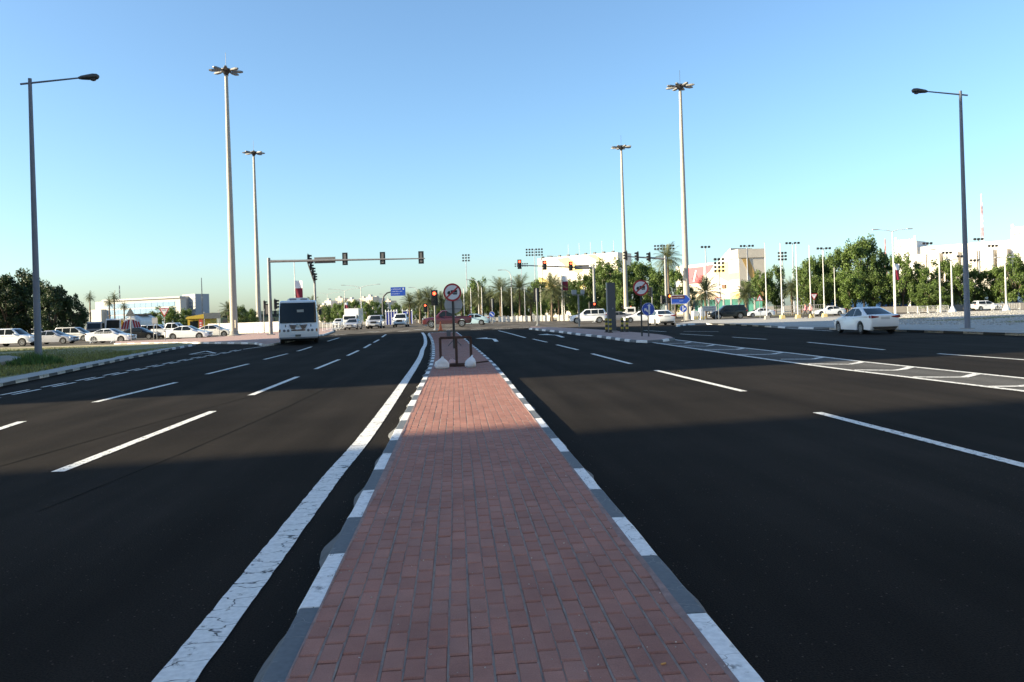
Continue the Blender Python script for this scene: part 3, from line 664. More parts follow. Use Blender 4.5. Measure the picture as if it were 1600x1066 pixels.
def car_meshes(kind, paint):
    if (kind, paint) in CARM: return CARM[(kind, paint)]
    K = KINDS[kind]; W2 = K['W'] / 2; L2 = K['L'] / 2; PM = PAINTS[paint]; out = []
    P = outline(K); n = len(P)
    cx, cz = 0, 0.62
    def wx(y, f):
        e = max(0, (abs(y) - L2 * 0.55) / (L2 * 0.45)); return f * (1 - 0.17 * e ** 2.2)
    secs = []
    for f, ins in ((1.0, 0.075), (0.965, 0.022), (0.86, 0.0), (0.0, -0.012), (-0.86, 0.0), (-0.965, 0.022), (-1.0, 0.075)):
        ring = []
        for i, (y, z) in enumerate(P):
            a, b = Vector(P[i - 1]), Vector(P[(i + 1) % n]); t = (b - a).normalized(); nr = Vector((t.y, -t.x))
            if nr.dot(Vector((y - cx, z - cz))) > 0: nr = -nr
            upper = i < len(K['top'])
            q = Vector((y, z)) + (nr * ins if upper else nr * (-ins * 0.25))
            ring.append((wx(y, f) * W2, q.x, q.y))
        secs.append(ring)
    mb = MB(); vs = [p for r_ in secs for p in r_]; fs = []
    for s in range(len(secs) - 1):
        for i in range(n):
            j = (i + 1) % n; fs.append((s * n + i, s * n + j, (s + 1) * n + j, (s + 1) * n + i))
    fs.append(tuple(range(n))); fs.append(tuple(range((len(secs) - 1) * n, len(secs) * n))[::-1])
    # bulge of the flank: pull the side faces' crease at mid height is left to the shoulder rings
    mb.add(vs, fs); out.append(('body', mb.mesh('body', PM, 38), None))
    # cabin
    r0, f0, r1, f1 = K['gh']; H = K['H']; zb = 0.90 if kind in ('sedan', 'hatch') else K['top'][4][1] - 0.06
    wb, wr = W2 * 0.93, W2 * K['rw']
    def ring(t):
        e = t ** 1.25
        yr, yf = r0 + (r1 - r0) * t ** 1.05, f0 + (f1 - f0) * t ** 0.95
        hw = wb + (wr - wb) * e; z = zb + (H - 0.035 - zb) * t; c = 0.13 + 0.09 * t; pts = []
        for sx, yy, sgn in ((1, yf, 1), (1, yr, -1)):
            pass
        # rounded rectangle, counter-clockwise
        for (X, Y, a0) in ((hw - c, yf - c, 0), (-hw + c, yf - c, 90), (-hw + c, yr + c, 180), (hw - c, yr + c, 270)):
            for k in range(4):
                a = R(a0 + 30 * k); bow = 0.0
                pts.append((X + c * math.cos(a), Y + c * math.sin(a), z))
        return pts, yr, yf, hw, z
    ts = (0, 0.35, 0.7, 0.92, 1.0); rings = [ring(t)[0] for t in ts]
    top = [(p[0] * 0.86, p[1] * 0.9 + (r1 + f1) / 2 * 0.1, H - 0.008) for p in rings[-1]]; top2 = [(p[0] * 0.5, p[1] * 0.6 + (r1 + f1) / 2 * 0.4, H) for p in rings[-1]]
    rings += [top, top2]; m_ = 16; mb = MB(); vs = [p for r_ in rings for p in r_]
    fs = [(i * m_ + k, i * m_ + (k + 1) % m_, (i + 1) * m_ + (k + 1) % m_, (i + 1) * m_ + k) for i in range(len(rings) - 1) for k in range(m_)]
    fs.append(tuple(range((len(rings) - 1) * m_, len(rings) * m_)))
    mb.add(vs, fs); out.append(('cabin', mb.mesh('cabin', PM, 40), None))
    # glass
    def side_pane(ya, yb, sgn):
        mb = MB(); N = 5; V = []
        for j in range(N):
            t = 0.12 + 0.78 * j / (N - 1); _, yr, yf, hw, z = ring(t); m0 = 0.10
            a = max(ya + (0 if ya > -9 else 0), yr + 0.16); b = min(yb, yf - 0.17)
            a = max(a, ya); 
            if b < a + 0.02: b = a + 0.02
            for q in (a, b): V.append((sgn * (hw + 0.006), q, z))
        return mb.add(V, [(2 * j, 2 * j + 1, 2 * j + 3, 2 * j + 2) for j in range(N - 1)]).mesh('window', GLASS)
    for sgn in (1, -1):
        for ya, yb in K['win']: out.append(('window', side_pane(ya, yb, sgn), None))
    def end_pane(front):
        mb = MB(); V = []; N = 5
        for j in range(N):
            t = 0.10 + 0.80 * j / (N - 1); _, yr, yf, hw, z = ring(t)
            c = 0.13 + 0.09 * t
            y = (yf + 0.006) if front else (yr - 0.006)
            for x in (-(hw - c * 0.75), -(hw - c), 0, hw - c, hw - c * 0.75):
                dy = -0.03 if abs(x) > hw - c + 0.001 else 0
                V.append((x, y + (dy if front else -dy), z + 0.004))
        return mb.add(V, [(5 * j + i, 5 * j + i + 1, 5 * j + i + 6, 5 * j + i + 5) for j in range(N - 1) for i in range(4)]).mesh('windscreen' if front else 'rear_window', GLASS, 60)
    out.append(('windscreen', end_pane(True), None)); out.append(('rear_window', end_pane(False), None))
    ub = MB().bbox(-W2 * 0.72, W2 * 0.72, -L2 + 0.25, L2 - 0.25, K['sill'] - 0.04, 0.72); out.append(('underbody', ub.mesh('underbody', UNDER), None))
    zt = K['top'][2][1]; zf = K['top'][-3][1]
    def skin_quad(name, m, pts):
        V = [];
        for (x, y, z) in pts: V.append((x, y, z))
        return (name, MB().prism([(p[0], p[2]) for p in pts], (0, pts[0][1], 0), (1, 0, 0), (0, 0, 1), (0, (-1 if pts[0][1] < 0 else 1) * 0.035, 0)).mesh(name, m), None)
    for sgn in (1, -1):
        yb = -L2 * 1.0 + 0.045
        tz = zt - 0.14
        out.append(skin_quad('tail_lamp', TAIL, [(sgn * W2 * 0.80, yb, tz), (sgn * W2 * 0.38, yb, tz + 0.05), (sgn * W2 * 0.38, yb, tz + 0.10), (sgn * W2 * 0.82, yb, tz + 0.16)]))
        out.append(('tail_lamp', MB().box((sgn * W2 * 0.845, yb + 0.14, tz + 0.09), (0.05, 0.26, 0.13), Matrix.Rotation(sgn * 0.42, 3, 'Z')).mesh('tail_lamp', TAIL), None))
        yf = L2 - 0.05
        out.append(skin_quad('headlight', HEADL, [(sgn * W2 * 0.80, yf - 0.02, zf - 0.04), (sgn * W2 * 0.45, yf - 0.02, zf - 0.03), (sgn * W2 * 0.45, yf - 0.02, zf + 0.07), (sgn * W2 * 0.82, yf - 0.02, zf + 0.12)]))
        out.append(('headlight', MB().box((sgn * W2 * 0.84, yf - 0.18, zf + 0.05), (0.05, 0.3, 0.13), Matrix.Rotation(-sgn * 0.42, 3, 'Z')).mesh('headlight', HEADL), None))
        mm = MB().box((sgn * (W2 * 0.93 + 0.10), f0 - 0.55, zb + 0.12), (0.2, 0.10, 0.13)).mesh('mirror', PM if paint != 'white' else PM, 40); out.append(('mirror', mm, None))
        for hy in (-0.55, 0.42):
            out.append(('door_handle', MB().box((sgn * (W2 * 0.985), hy, zb - 0.08), (0.03, 0.17, 0.025)).mesh('door_handle', DKMETAL if paint != 'white' else RIM), None))
        out.append(('door_gap', MB().box((sgn * (W2 * 0.988 - 0.004), -0.40, 0.62), (0.02, 0.012, 0.55)).mesh('door_gap', UNDER), None))
    out.append(('grille', MB().box((0, L2 - 0.02, zf - 0.04), (W2 * 0.8, 0.05, 0.16 if kind in ('sedan', 'hatch', 'mpv') else 0.26)).mesh('grille', BLACK), None))
    out.append(('front_intake', MB().box((0, L2 - 0.06, 0.40), (W2 * 1.2, 0.09, 0.12)).mesh('front_intake', BLACK), None))
    out.append(('rear_diffuser', MB().prism([(-W2 * 0.62, 0.26), (W2 * 0.62, 0.26), (W2 * 0.74, 0.40), (-W2 * 0.74, 0.40)], (0, -L2 + 0.06, 0), (1, 0, 0), (0, 0, 1), (0, -0.055, 0)).mesh('rear_diffuser', BLACK), None))
    out.append(('number_plate', MB().box((0, -L2 + 0.012, zt - 0.13 if kind == 'sedan' else 0.78), (0.46, 0.05, 0.13)).mesh('number_plate', PLATE), None))
    out.append(('number_plate', MB().box((0, L2 + 0.005, 0.50), (0.46, 0.04, 0.12)).mesh('number_plate', PLATE), None))
    if kind == 'pickup':
        out.append(('load_bed', MB().bbox(-W2 * 0.82, W2 * 0.82, -L2 + 0.14, -1.02, 1.1, 1.215).mesh('load_bed', UNDER), None))
    CARM[(kind, paint)] = out
    return out
def car(kind, paint, loc, az, label, cat='car', group=None, name='parked_car', sc=1.0):
    K = KINDS[kind]; o = thing(name, label, cat, loc, -R(az), group)
    if sc != 1.0: o.scale = (sc, sc, sc)
    for nm, me, _ in car_meshes(kind, paint): link(nm, me, o)
    for sgn in (1, -1):
        for ya in K['ax']: add_wheel(o, sgn * (K['W'] / 2 - 0.125), ya, K['r'], sgn)
    return o
def mid(px0, px1, D): return put((px0 + px1) / 2, D)
# moving traffic
car('sedan', 'white', put(1352, 43.5), 3, 'white sedan driving away on the right, nearest car to the right lamp post', name='sedan_car')
car('sedan', 'white', put(1033, 74), 1, 'white sedan seen from behind beside the blue arrow sign', name='sedan_car')
car('suv', 'white', put(919, 98), -84, 'white off-road car crossing beyond the grey camera cabinet, facing left', name='suv_car')
car('sedan', 'grey', put(962, 110), -86, 'grey car half hidden behind the dark camera cabinet', name='sedan_car')
car('sedan', 'white', put(1001, 101), -86, 'white sedan crossing just behind the no trucks sign on the island', name='sedan_car')
car('pickup', 'maroon', put(699, 88), -88, 'dark red pickup truck crossing behind the median traffic light', 'pickup', name='pickup_truck', sc=1.02)
car('sedan', 'teal', put(738, 101), -80, 'pale teal car just behind the dark red pickup', name='sedan_car')
car('sedan', 'silver', put(552, 104), 184, 'silver sedan facing us in front of the white box truck', name='sedan_car')
car('suv', 'silver', put(588, 104), 183, 'silver off-road car with dark grille waiting between two other cars', name='suv_car')
car('suv', 'white', put(585, 113), 183, 'white car right behind the silver off-road car at the lights', name='suv_car')
car('suv', 'white', put(627, 109), 182, 'big white off-road car facing us under the blue gantry sign', name='suv_car', sc=1.05)
car('suv', 'white', put(530, 165), 186, 'small distant white car left of the white box truck', name='suv_car')
car('suv', 'black', put(1137, 113), -88, 'long black off-road car passing behind the white give way sign', name='suv_car', sc=1.13)
car('sedan', 'white', put(1105, 119), -88, 'white car whose front shows ahead of the long black car', name='sedan_car')
car('sedan', 'white', put(1187, 126), -88, 'white car behind the pedestrian warning sign, facing left', name='sedan_car')
car('sedan', 'white', put(1295, 118), -87, 'white sedan passing behind the two pedestrians', name='sedan_car')
car('hatch', 'white', put(1540, 120), 92, 'white hatchback on the far side of the gravel, facing right', name='hatchback_car')
# parked on the left
PK = 'cars parked along the left side street'
car('suv', 'white', put(22, 78), 96, 'white crossover left of the near lamp post, cut by the picture edge', group=PK)
car('sedan', 'silver', put(85, 83), 95, 'silver sedan directly behind the left lamp post', group=PK)
car('mpv', 'pearl', put(118, 98), 95, 'pale people carrier with dark windows behind the silver sedan', group=PK)
car('sedan', 'white', put(174, 80), 95, 'white sedan behind the white crowd barrier', group=PK)
car('sedan', 'black', put(219, 94), 94, 'black sedan in front of the striped tanker', group=PK)
car('sedan', 'white', put(295, 83), 93, 'white sedan right of the inverted triangle sign', group=PK)
car('sedan', 'pearl', put(335, 93), 93, 'off-white sedan partly hidden by the tall left mast', group=PK)
car('pickup', 'white', put(272, 97), 93, 'white pickup with a roof rack behind the parked sedan', 'pickup', PK)
car('mpv', 'white', put(247, 112), 93, 'white van behind the two grey back-turned sign plates', 'van', PK)
car('suv', 'white', put(-20, 96), 95, 'white car at the left picture edge under the trees', group=PK)
car('mpv', 'white', put(60, 118), 95, 'white van in the deep shade below the left trees', 'van', PK)

# ---- minibus
def minibus(loc, az):
    o = thing('minibus', 'white minibus coming towards us beside the left signal gantry', 'bus', loc, -R(az))
    W2, L2 = 1.2, 3.7; Z0, Z1 = 0.42, 2.78
    prof = [(-L2, Z0), (-L2 - 0.02, 1.4), (-L2 + 0.1, Z1 - 0.15), (-L2 + 0.3, Z1), (L2 - 0.62, Z1), (L2 - 0.42, Z1 - 0.06), (L2 - 0.12, 1.32), (L2 + 0.02, 1.05), (L2 + 0.06, 0.62), (L2, Z0)]
    def rings(poly):
        mb = MB(); n = len(poly); V = []
        for f, ins in ((1.0, 0.10), (0.97, 0.03), (0.86, 0), (-0.86, 0), (-0.97, 0.03), (-1.0, 0.10)):
            for (y, z) in poly:
                zz = z - ins * (1 if z > 1.6 else 0); yy = y - ins * (1 if y > 0 else -1) * 0.9
                k = 0.95 if z > 2.2 else 1.0
                V.append((f * W2 * k, yy, zz))
        F = [(s * n + i, s * n + (i + 1) % n, (s + 1) * n + (i + 1) % n, (s + 1) * n + i) for s in range(5) for i in range(n)]
        F += [tuple(range(n)), tuple(range(5 * n, 6 * n))[::-1]]
        return mb.add(V, F)
    rings(prof).build('body', PAINTS['white'], o, 35)
    # front screen follows the raked front
    V = []
    for (y, z, hw) in ((L2 - 0.115, 1.34, 1.12), (L2 - 0.21, 1.80, 1.12), (L2 - 0.31, 2.25, 1.11), (L2 - 0.395, 2.63, 1.08)):
        for f in (-1, -0.9, 0, 0.9, 1): V.append((f * hw, y + 0.03 - (0.05 if abs(f) == 1 else 0), z))
    MB().add(V, [(5 * j + i, 5 * j + i + 1, 5 * j + i + 6, 5 * j + i + 5) for j in range(3) for i in range(4)]).build('windscreen', GLASS, o, 60)
    MB().box((-0.15, L2 - 0.22, 2.08), (0.42, 0.02, 0.2), Matrix.Rotation(-0.28, 3, 'X')).build('route_card', mat('card', (0.5, 0.52, 0.5), 0.6), o)
    for sgn in (1, -1):
        for k in range(5):
            y0 = -L2 + 0.35 + k * 1.25
            MB().bbox(sgn * W2 * 0.955 - 0.02, sgn * W2 * 0.955 + 0.055, y0, y0 + 1.14, 1.45, 2.3).build('window', GLASS, o)
        for ya in (2.25, -2.0): add_wheel(o, sgn * (W2 - 0.14), ya, 0.42, sgn, 0.26)
        for k in (0.62, 0.86): MB().disc((sgn * k, L2 + 0.03, 0.86), (0, 1, 0), 0, 0.085, 0.05, 16).build('headlight', mat('bus_lamp', (0.12, 0.13, 0.16), 0.15), o)
        MB().box((sgn * 1.13, L2 - 0.02, 0.85), (0.1, 0.1, 0.2)).build('indicator', mat('indicator_amber', (0.35, 0.12, 0.02), 0.3), o)
        MB().box((sgn * 0.78, L2 - 0.03, 1.15), (0.05, 0.07, 0.16)).build('bonnet_latch', BLACK, o)
        mm = MB(); mm.tube([(sgn * 1.12, L2 - 0.3, 2.45), (sgn * 1.36, L2 - 0.05, 2.4), (sgn * 1.38, L2 - 0.03, 2.15)], 0.02, 6); mm.box((sgn * 1.38, L2 - 0.03, 1.98), (0.17, 0.09, 0.34)); mm.build('mirror', BLACK, o)
    gm = mat('grille_bronze', (0.13, 0.075, 0.055), 0.4, metal=0.4)
    for i in range(4):                                # winged grille
        z = 1.22 - i * 0.07
        for sgn in (1, -1):
            x0, x1 = 0.12 + i * 0.03, 0.56 - i * 0.035
            MB().prism([(sgn * x0, z - 0.07), (sgn * x1, z - 0.02), (sgn * x1, z + 0.025), (sgn * x0, z - 0.02)], (0, L2 + 0.0 + 0.01 * i, 0), (1, 0, 0), (0, 0, 1), (0, 0.05, 0)).build('grille_slat', gm, o)
    MB().prism([(-0.16, 1.28), (-0.05, 1.28), (0, 1.17), (0.05, 1.28), (0.16, 1.28), (0.03, 1.05), (-0.03, 1.05)], (0, L2 + 0.0, 0), (1, 0, 0), (0, 0, 1), (0, 0.07, 0)).build('emblem', RIM, o)
    MB().box((0, L2 + 0.05, 0.88), (0.86, 0.05, 0.085)).build('grille_bar', gm, o)
    MB().box((0.02, L2 + 0.06, 0.54), (0.34, 0.05, 0.13)).build('number_plate', mat('plate_dark', (0.09, 0.10, 0.10), 0.4), o)
    MB().bbox(-W2 * 0.98, W2 * 0.98, L2 - 0.12, L2 + 0.07, 0.34, 0.44).build('bumper', mat('bumper_grey', (0.16, 0.17, 0.18), 0.5), o)
    MB().bbox(-W2 * 0.8, W2 * 0.8, -L2 + 0.3, L2 - 0.3, 0.2, 0.5).build('underbody', UNDER, o)
    a = MB().prism([(-0.72, 0), (0.72, 0), (0.66, 0.17), (0.5, 0.22), (-0.5, 0.22), (-0.66, 0.17)], (0, 0.2, Z1 - 0.02), (1, 0, 0), (0, 0, 1), (0, 1.9, 0)).build('roof_air_unit', PAINTS['white'], o, 40)
    for sgn in (1, -1): MB().box((sgn * 0.34, 2.11, Z1 + 0.1), (0.42, 0.03, 0.1)).build('vent', mat('vent_grey', (0.25, 0.26, 0.28), 0.6), a)
minibus(put(470, 53.5), 171)

# ---- lorries in the background
def lorry(name, px, D, az, label, box=None, cab=(0.7, 0.7, 0.68), H=2.5, L=6.5, cat='truck'):
    o = thing(name, label, cat, put(px, D), -R(az)); cm = mat('cab_%d' % int(cab[0] * 100), cab, 0.4, coat=0.3); W2 = 1.15
    cb = MB(); prof = [(L / 2 - 1.7, 0.5), (L / 2 - 1.7, H - 0.08), (L / 2 - 1.55, H), (L / 2 - 0.55, H), (L / 2 - 0.35, H - 0.12), (L / 2 - 0.03, 1.35), (L / 2, 0.5)]
    cb.prism(prof, (-W2 * 0.95, 0, 0), (0, 1, 0), (0, 0, 1), (W2 * 1.9, 0, 0)); cb.build('cab', cm, o, 40)
    V = [(f * W2 * 0.82, L / 2 - 0.015 - t * 0.30, 1.42 + t * (H - 1.65)) for t in (0, 1) for f in (-1, 1)]
    V = [(x, y + 0.03, z) for x, y, z in V]
    MB().add(V, [(0, 1, 3, 2)]).build('windscreen', GLASS, o)
    for sgn in (1, -1):
        MB().bbox(sgn * W2 * 0.95 - 0.012, sgn * W2 * 0.95 + 0.012, L / 2 - 1.45, L / 2 - 0.5, 1.4, H - 0.25).build('window', GLASS, o)
        for ya in (L / 2 - 0.85, -L / 2 + 1.1): add_wheel(o, sgn * (W2 - 0.15), ya, 0.45, sgn, 0.28)
        MB().box((sgn * W2 * 0.7, L / 2 + 0.01, 0.8), (0.3, 0.06, 0.18)).build('headlight', HEADL, o)
    MB().box((0, L / 2 + 0.012, 0.95), (1.1, 0.05, 0.4)).build('grille', BLACK, o)
    MB().bbox(-0.5, 0.5, -L / 2, L / 2 - 0.4, 0.45, 0.75).build('chassis', UNDER, o)
    if box: MB().bbox(-W2 * 1.02, W2 * 1.02, -L / 2, L / 2 - 1.8, 0.8, box).build('cargo_box', PAINTS['white'], o)
    return o
lorry('box_truck', 552, 132, 184, 'white box truck behind the silver sedan in the oncoming lane', box=3.25, H=2.2, L=6.0)
tt = lorry('tow_truck', 1000, 120, -86, 'small white truck cab with orange beacon behind the crossing white sedan', H=2.15, L=5.0)
MB().lathe([(0.0, 0.16), (0.09, 0.14), (0.11, 0.0)], 'z', (0, 1.3, 2.15), 10).build('beacon', mat('beacon_orange', (0.6, 0.13, 0.03), 0.3), tt)
lorry('parked_truck', 159, 125, 176, 'grey truck cab parked below the left palm', cab=(0.30, 0.30, 0.31), H=2.5, cat='truck')
lorry('parked_truck', 188, 125, 176, 'white truck cab parked below the pair of palms', cab=(0.62, 0.62, 0.62), H=2.9, cat='truck')
# striped tanker
o = thing('tanker', 'tanker with red and white chevron rear behind the black sedan', 'truck', put(221, 116), -R(4))
MB().lathe([(0.0, -3), (0.9, -3), (1.25, -2.7), (1.25, 2.7), (0.9, 3), (0, 3)], 'y', (0, 0, 1.95), 20).build('tank', mat('tank_white', (0.6, 0.6, 0.58), 0.5, 0.1, 2), o, 40)
for sgn in (1, -1):
    for k in range(3):
        x = 0.18 + k * 0.38
        MB().prism([(sgn * x, 1.7), (sgn * (x + 0.2), 1.7), (sgn * (x + 0.2 - 0.12 + 0.16), 1.1), (sgn * (x + 0.16), 1.1)] if False else [(sgn * x, 2.55 - k * 0.15), (sgn * (x + 0.22), 2.55 - k * 0.15), (sgn * (x + 0.52), 1.25), (sgn * (x + 0.3), 1.25)], (0, -3.06 - 0.01 * k, 0), (1, 0, 0), (0, 0, 1), (0, 0.05, 0)).build('red_stripe', RED, o)
    MB().prism([(0.05 * sgn, 2.6), (sgn * 0.85, 2.5), (sgn * 1.55, 1.22), (sgn * 0.45, 1.22)], (0, -3.02, 0), (1, 0, 0), (0, 0, 1), (0, 0.04, 0)).build('rear_board', SIGNW, o)
    for ya in (-2, -0.8, 2.2): add_wheel(o, sgn * 1.0, ya, 0.48, sgn, 0.28)
MB().bbox(-1.0, 1.0, -1.5, 1.5, 3.15, 3.4).build('roof_walkway', DKMETAL, o)
MB().bbox(-0.6, 0.6, -3, 3.2, 0.5, 0.85).build('chassis', UNDER, o)

# ================================================================== STREET FURNITURE
def high_mast(px, D, label, H=30.0, dz=0.13):
    o = thing('high_mast', label, 'light mast', put(px, D, dz), 0, 'high mast lights around the junction')
    MB().tube([(0, 0, 0), (0, 0, H * 0.5), (0, 0, H - 0.4)], [0.42, 0.30, 0.17], 16).build('pole', MASTM, o, 60)
    b = MB().lathe([(0.0, 0.0), (0.75, 0.0), (0.75, 0.05), (0.5, 0.12), (0.44, 0.5)], 'z', n=16).build('base_flange', CONC, o, 30)
    MB().box((0.30, -0.30, 1.3), (0.26, 0.26, 0.9), Matrix.Rotation(R(45), 3, 'Z')).build('service_door', MASTM, o)
    MB().lathe([(0.15, H - 1.0), (0.32, H - 0.7), (0.62, H - 0.4), (0.62, H - 0.28), (0.3, H - 0.15), (0.0, H - 0.05)], 'z', n=16).build('lamp_ring', DKMETAL, o, 40)
    lm = mat('luminaire_grey', (0.17, 0.165, 0.155), 0.5)
    for k in range(8):
        a = 2 * math.pi * (k + 0.3) / 8; c, s = math.cos(a), math.sin(a); rot = Matrix.Rotation(a, 3, 'Z')
        l_ = MB(); V = []
        for (x, w_, z0, z1) in ((0.6, 0.08, -0.05, 0.05), (0.95, 0.19, -0.10, 0.10), (1.5, 0.21, -0.11, 0.11), (1.8, 0.12, -0.06, 0.06)):
            for (yy, zz) in ((-w_, z0), (w_, z0), (w_ * 0.7, z1), (-w_ * 0.7, z1)): V.append(rot @ Vector((x, yy, zz + H - 0.45)))
        l_.add(V, [(4 * i + j, 4 * i + (j + 1) % 4, 4 * i + 4 + (j + 1) % 4, 4 * i + 4 + j) for i in range(3) for j in range(4)] + [(0, 1, 2, 3), (15, 14, 13, 12)])
        l_.build('luminaire', lm, o)
    MB().tube([(0, 0, H), (0, 0, H + 1.6)], 0.02, 6).build('lightning_rod', DKMETAL, o)
high_mast(366, 87.5, 'tallest-looking high mast on the left, rising from the red island')
high_mast(405, 130, 'farther of the two high masts left of the minibus')
high_mast(979, 134, 'farther high mast behind the grey camera cabinet', dz=0)
high_mast(1074, 99, 'nearer high mast on the right beside the blue direction sign')

def lamp_post(px, D, H, arm, side, label):
    o = thing('street_lamp', label, 'lamp post', put(px, D, 0.12), 0, 'single-arm lamp posts beside the carriageway')
    MB().tube([(0, 0, 0), (0, 0, H * 0.5), (0, 0, H + 0.2)], [0.15, 0.115, 0.075], 14).build('pole', POLEG, o, 60)
    MB().box((0, 0, 0.01), (0.5, 0.5, 0.06)).build('base_plate', CONC, o)
    d = Vector((side, 0, 0.10)).normalized(); a0 = Vector((0, 0, H)) - d * 0.4; a1 = Vector((0, 0, H)) + d * arm
    MB().tube([a0, a1], [0.045, 0.035], 10).build('arm', POLEG, o, 60)
    V = []; n = 12; rings = [(0, 0.05, 0.05, 0.0), (0.12, 0.09, 0.09, 0.0), (0.38, 0.14, 0.12, -0.01), (0.62, 0.17, 0.14, -0.015), (0.78, 0.14, 0.12, -0.02), (0.86, 0.05, 0.05, -0.02)]
    up = Vector((0, 1, 0)).cross(d) * (-1 if side < 0 else 1)
    if up.z < 0: up = -up
    for (t, w_, h_, off) in rings:
        for k in range(n):
            an = 2 * math.pi * k / n; V.append(a1 + d * t + Vector((0, 1, 0)) * w_ * math.cos(an) + up * (h_ * math.sin(an) + off))
    hd = MB().add(V, [(i * n + k, i * n + (k + 1) % n, (i + 1) * n + (k + 1) % n, (i + 1) * n + k) for i in range(len(rings) - 1) for k in range(n)] + [tuple(range(n)), tuple(range((len(rings) - 1) * n, len(rings) * n))[::-1]])
    h = hd.build('lamp_head', mat('lamp_head_dark', (0.05, 0.05, 0.048), 0.5), o, 50)
    MB().lathe([(0.0, -0.10), (0.10, -0.07), (0.14, 0.0)], 'z', tuple(a1 + d * 0.6 - up * 0.11), 14).build('lens_bowl', mat('lens_bowl', (0.10, 0.10, 0.11), 0.15), h, 50)
lamp_post(60.5, 34, 12.2, 2.05, 1, 'tall dark lamp post on the left grass verge, arm pointing right')
lamp_post(1512, 42, 12.55, 1.85, -1, 'tall dark lamp post on the right verge, arm pointing left')

def signal_head(parent, loc, rz=0.0, lit=None, h=1.0, w=0.34, back=True, name='signal_head'):
    """three-aspect head looking along local -Y"""
    o = MB().box((0, 0, 0), (w, 0.22, h)).build(name, BLACK, parent); o.location = loc; o.rotation_euler = (0, 0, rz)
    if back: 
        MB().box((0, 0.06, 0), (w * 1.6, 0.02, h * 1.22)).build('backplate', BLACK, o)
        MB().box((0, 0.12, 0), (w * 0.7, 0.05, h * 0.95)).build('rear_cover', mat('cover_grey', (0.16, 0.155, 0.15), 0.5), o)
    for k in range(3):
        z = h * (0.33 - 0.33 * k); r_ = h * 0.125
        MB().disc((0, -0.125, z), (0, -1, 0), 0, r_, 0.03, 16).build('lens', lit if (lit and k == 0) else LENSOFF, o)
        V = []; n = 9
        for q in (-0.11, -0.34):
            for i in range(n):
                a = R(-20 + 220 * i / (n - 1)); rr = r_ * (1.12 if q > -0.2 else 1.08); V.append((rr * math.cos(a), q, z + rr * math.sin(a)))
        MB().add(V, [(i, i + 1, n + i + 1, n + i) for i in range(n - 1)]).build('visor', BLACK, o)
    return o
def gantry(px, D, H, tipx, tipy, tipD, heads, rz, lit, label, panel=None, dz=0.13, down=None):
    b = put(px, D, dz); o = thing('signal_gantry', label, 'traffic signal', b, 0, 'overhead signal gantries')
    tip = CAM + ray(tipx, tipy) * tipD - b; top = Vector((0, 0, H)); e = Vector((0, 0, H - 0.35))
    MB().tube([(0, 0, 0), (0, 0, H)], [0.20, 0.16], 14).build('pole', GALV, o, 60)
    MB().box((0, 0, 0.04), (0.7, 0.7, 0.1)).build('base_plate', GALV, o)
    MB().tube([e, e.lerp(tip, 0.5), tip], [0.14, 0.10, 0.055], 12).build('arm', GALV, o, 60)
    for t in heads:
        p = e.lerp(tip, t); signal_head(o, p + Vector((0, 0.0, 0.12)) + Vector((math.sin(rz) * 0.22, -math.cos(rz) * 0.22, 0)), rz, lit, 1.05)
    if panel:
        a, c = e.lerp(tip, panel[0]), e.lerp(tip, panel[1]); d = (c - a); ang = math.atan2(d.y, d.x)
        MB().box((a + c) / 2 + Vector((0, 0.16 * panel[2], 0.03)), (d.length, 0.06, 0.62), Matrix.Rotation(ang, 3, 'Z')).build('street_name_panel', mat('panel_back_dark', (0.13, 0.13, 0.135), 0.5), o)
    if down:
        for (dx, z, r2, l2) in down: signal_head(o, Vector((dx, -0.25 * math.cos(r2), z)), r2, l2, 0.95)
    return o
PI = math.pi
gantry(423.5, 80, 7.85, 664, 404, 80, (0.487, 0.728, 0.975), PI, None, 'left signal gantry whose long arm reaches over the minibus lanes, lights turned away', panel=(0.29, 0.425, 1), down=((-0.35, 2.6, PI, None), (0.55, 3.1, PI / 2, None)))
gantry(494, 112, 7.2, 479, 406, 90, (0.25, 0.5, 0.74, 0.98), PI / 2, None, 'signal gantry seen end-on behind the minibus, four heads in a row', dz=0)
gantry(930, 107, 7.8, 808, 414.5, 107, (0.30, 0.64, 0.97), 0.0, REDLIT, 'signal gantry right of centre with three red lights lit', panel=(0.06, 0.25, -1), dz=0, down=((-0.1, 2.2, 0.0, REDLIT), (-0.65, 2.3, PI / 2, None)))
gantry(1042.5, 97, 8.2, 978, 401, 97, (0.36, 0.66, 0.95), -PI / 2, None, 'signal gantry with side-on heads in front of the tall date palm', dz=0, down=((0.3, 2.9, 0.0, AMBLIT), (-0.55, 2.8, PI / 2, None)))

def post_signal(px, D, H, rz, lit, label, dz=0.13, extra=None, h=1.0):
    o = thing('traffic_light', label, 'traffic light', put(px, D, dz), 0, 'post-mounted traffic lights')
    MB().tube([(0, 0, 0), (0, 0, H)], 0.065, 12).build('post', GALV, o, 60)
    MB().lathe([(0, 0.1), (0.12, 0.1), (0.2, 0.0)], 'z', n=12).build('base', GALV, o)
    f = Vector((math.sin(rz), -math.cos(rz), 0)); signal_head(o, Vector((0, 0, H - h * 0.55)) + f * 0.2, rz, lit, h)
    return o
post_signal(680.5, 65, 3.25, 0, REDLIT, 'red traffic light on the tip of the brick median, just left of the round sign', h=1.05)
post_signal(665.5, 112, 3.1, 0, REDLIT, 'smaller red traffic light beyond the junction, left of the median light', dz=0)
post_signal(840, 76, 3.6, PI, None, 'traffic light seen from behind at the far tip of the right island', h=1.15)
t_ = post_signal(770, 118, 3.7, PI, None, 'distant traffic light seen from behind above a blue keep-right disc', dz=0, h=1.2)
post_signal(413, 112, 4.6, PI / 2, None, 'dark side-on traffic light at the foot of the farther left mast', dz=0)
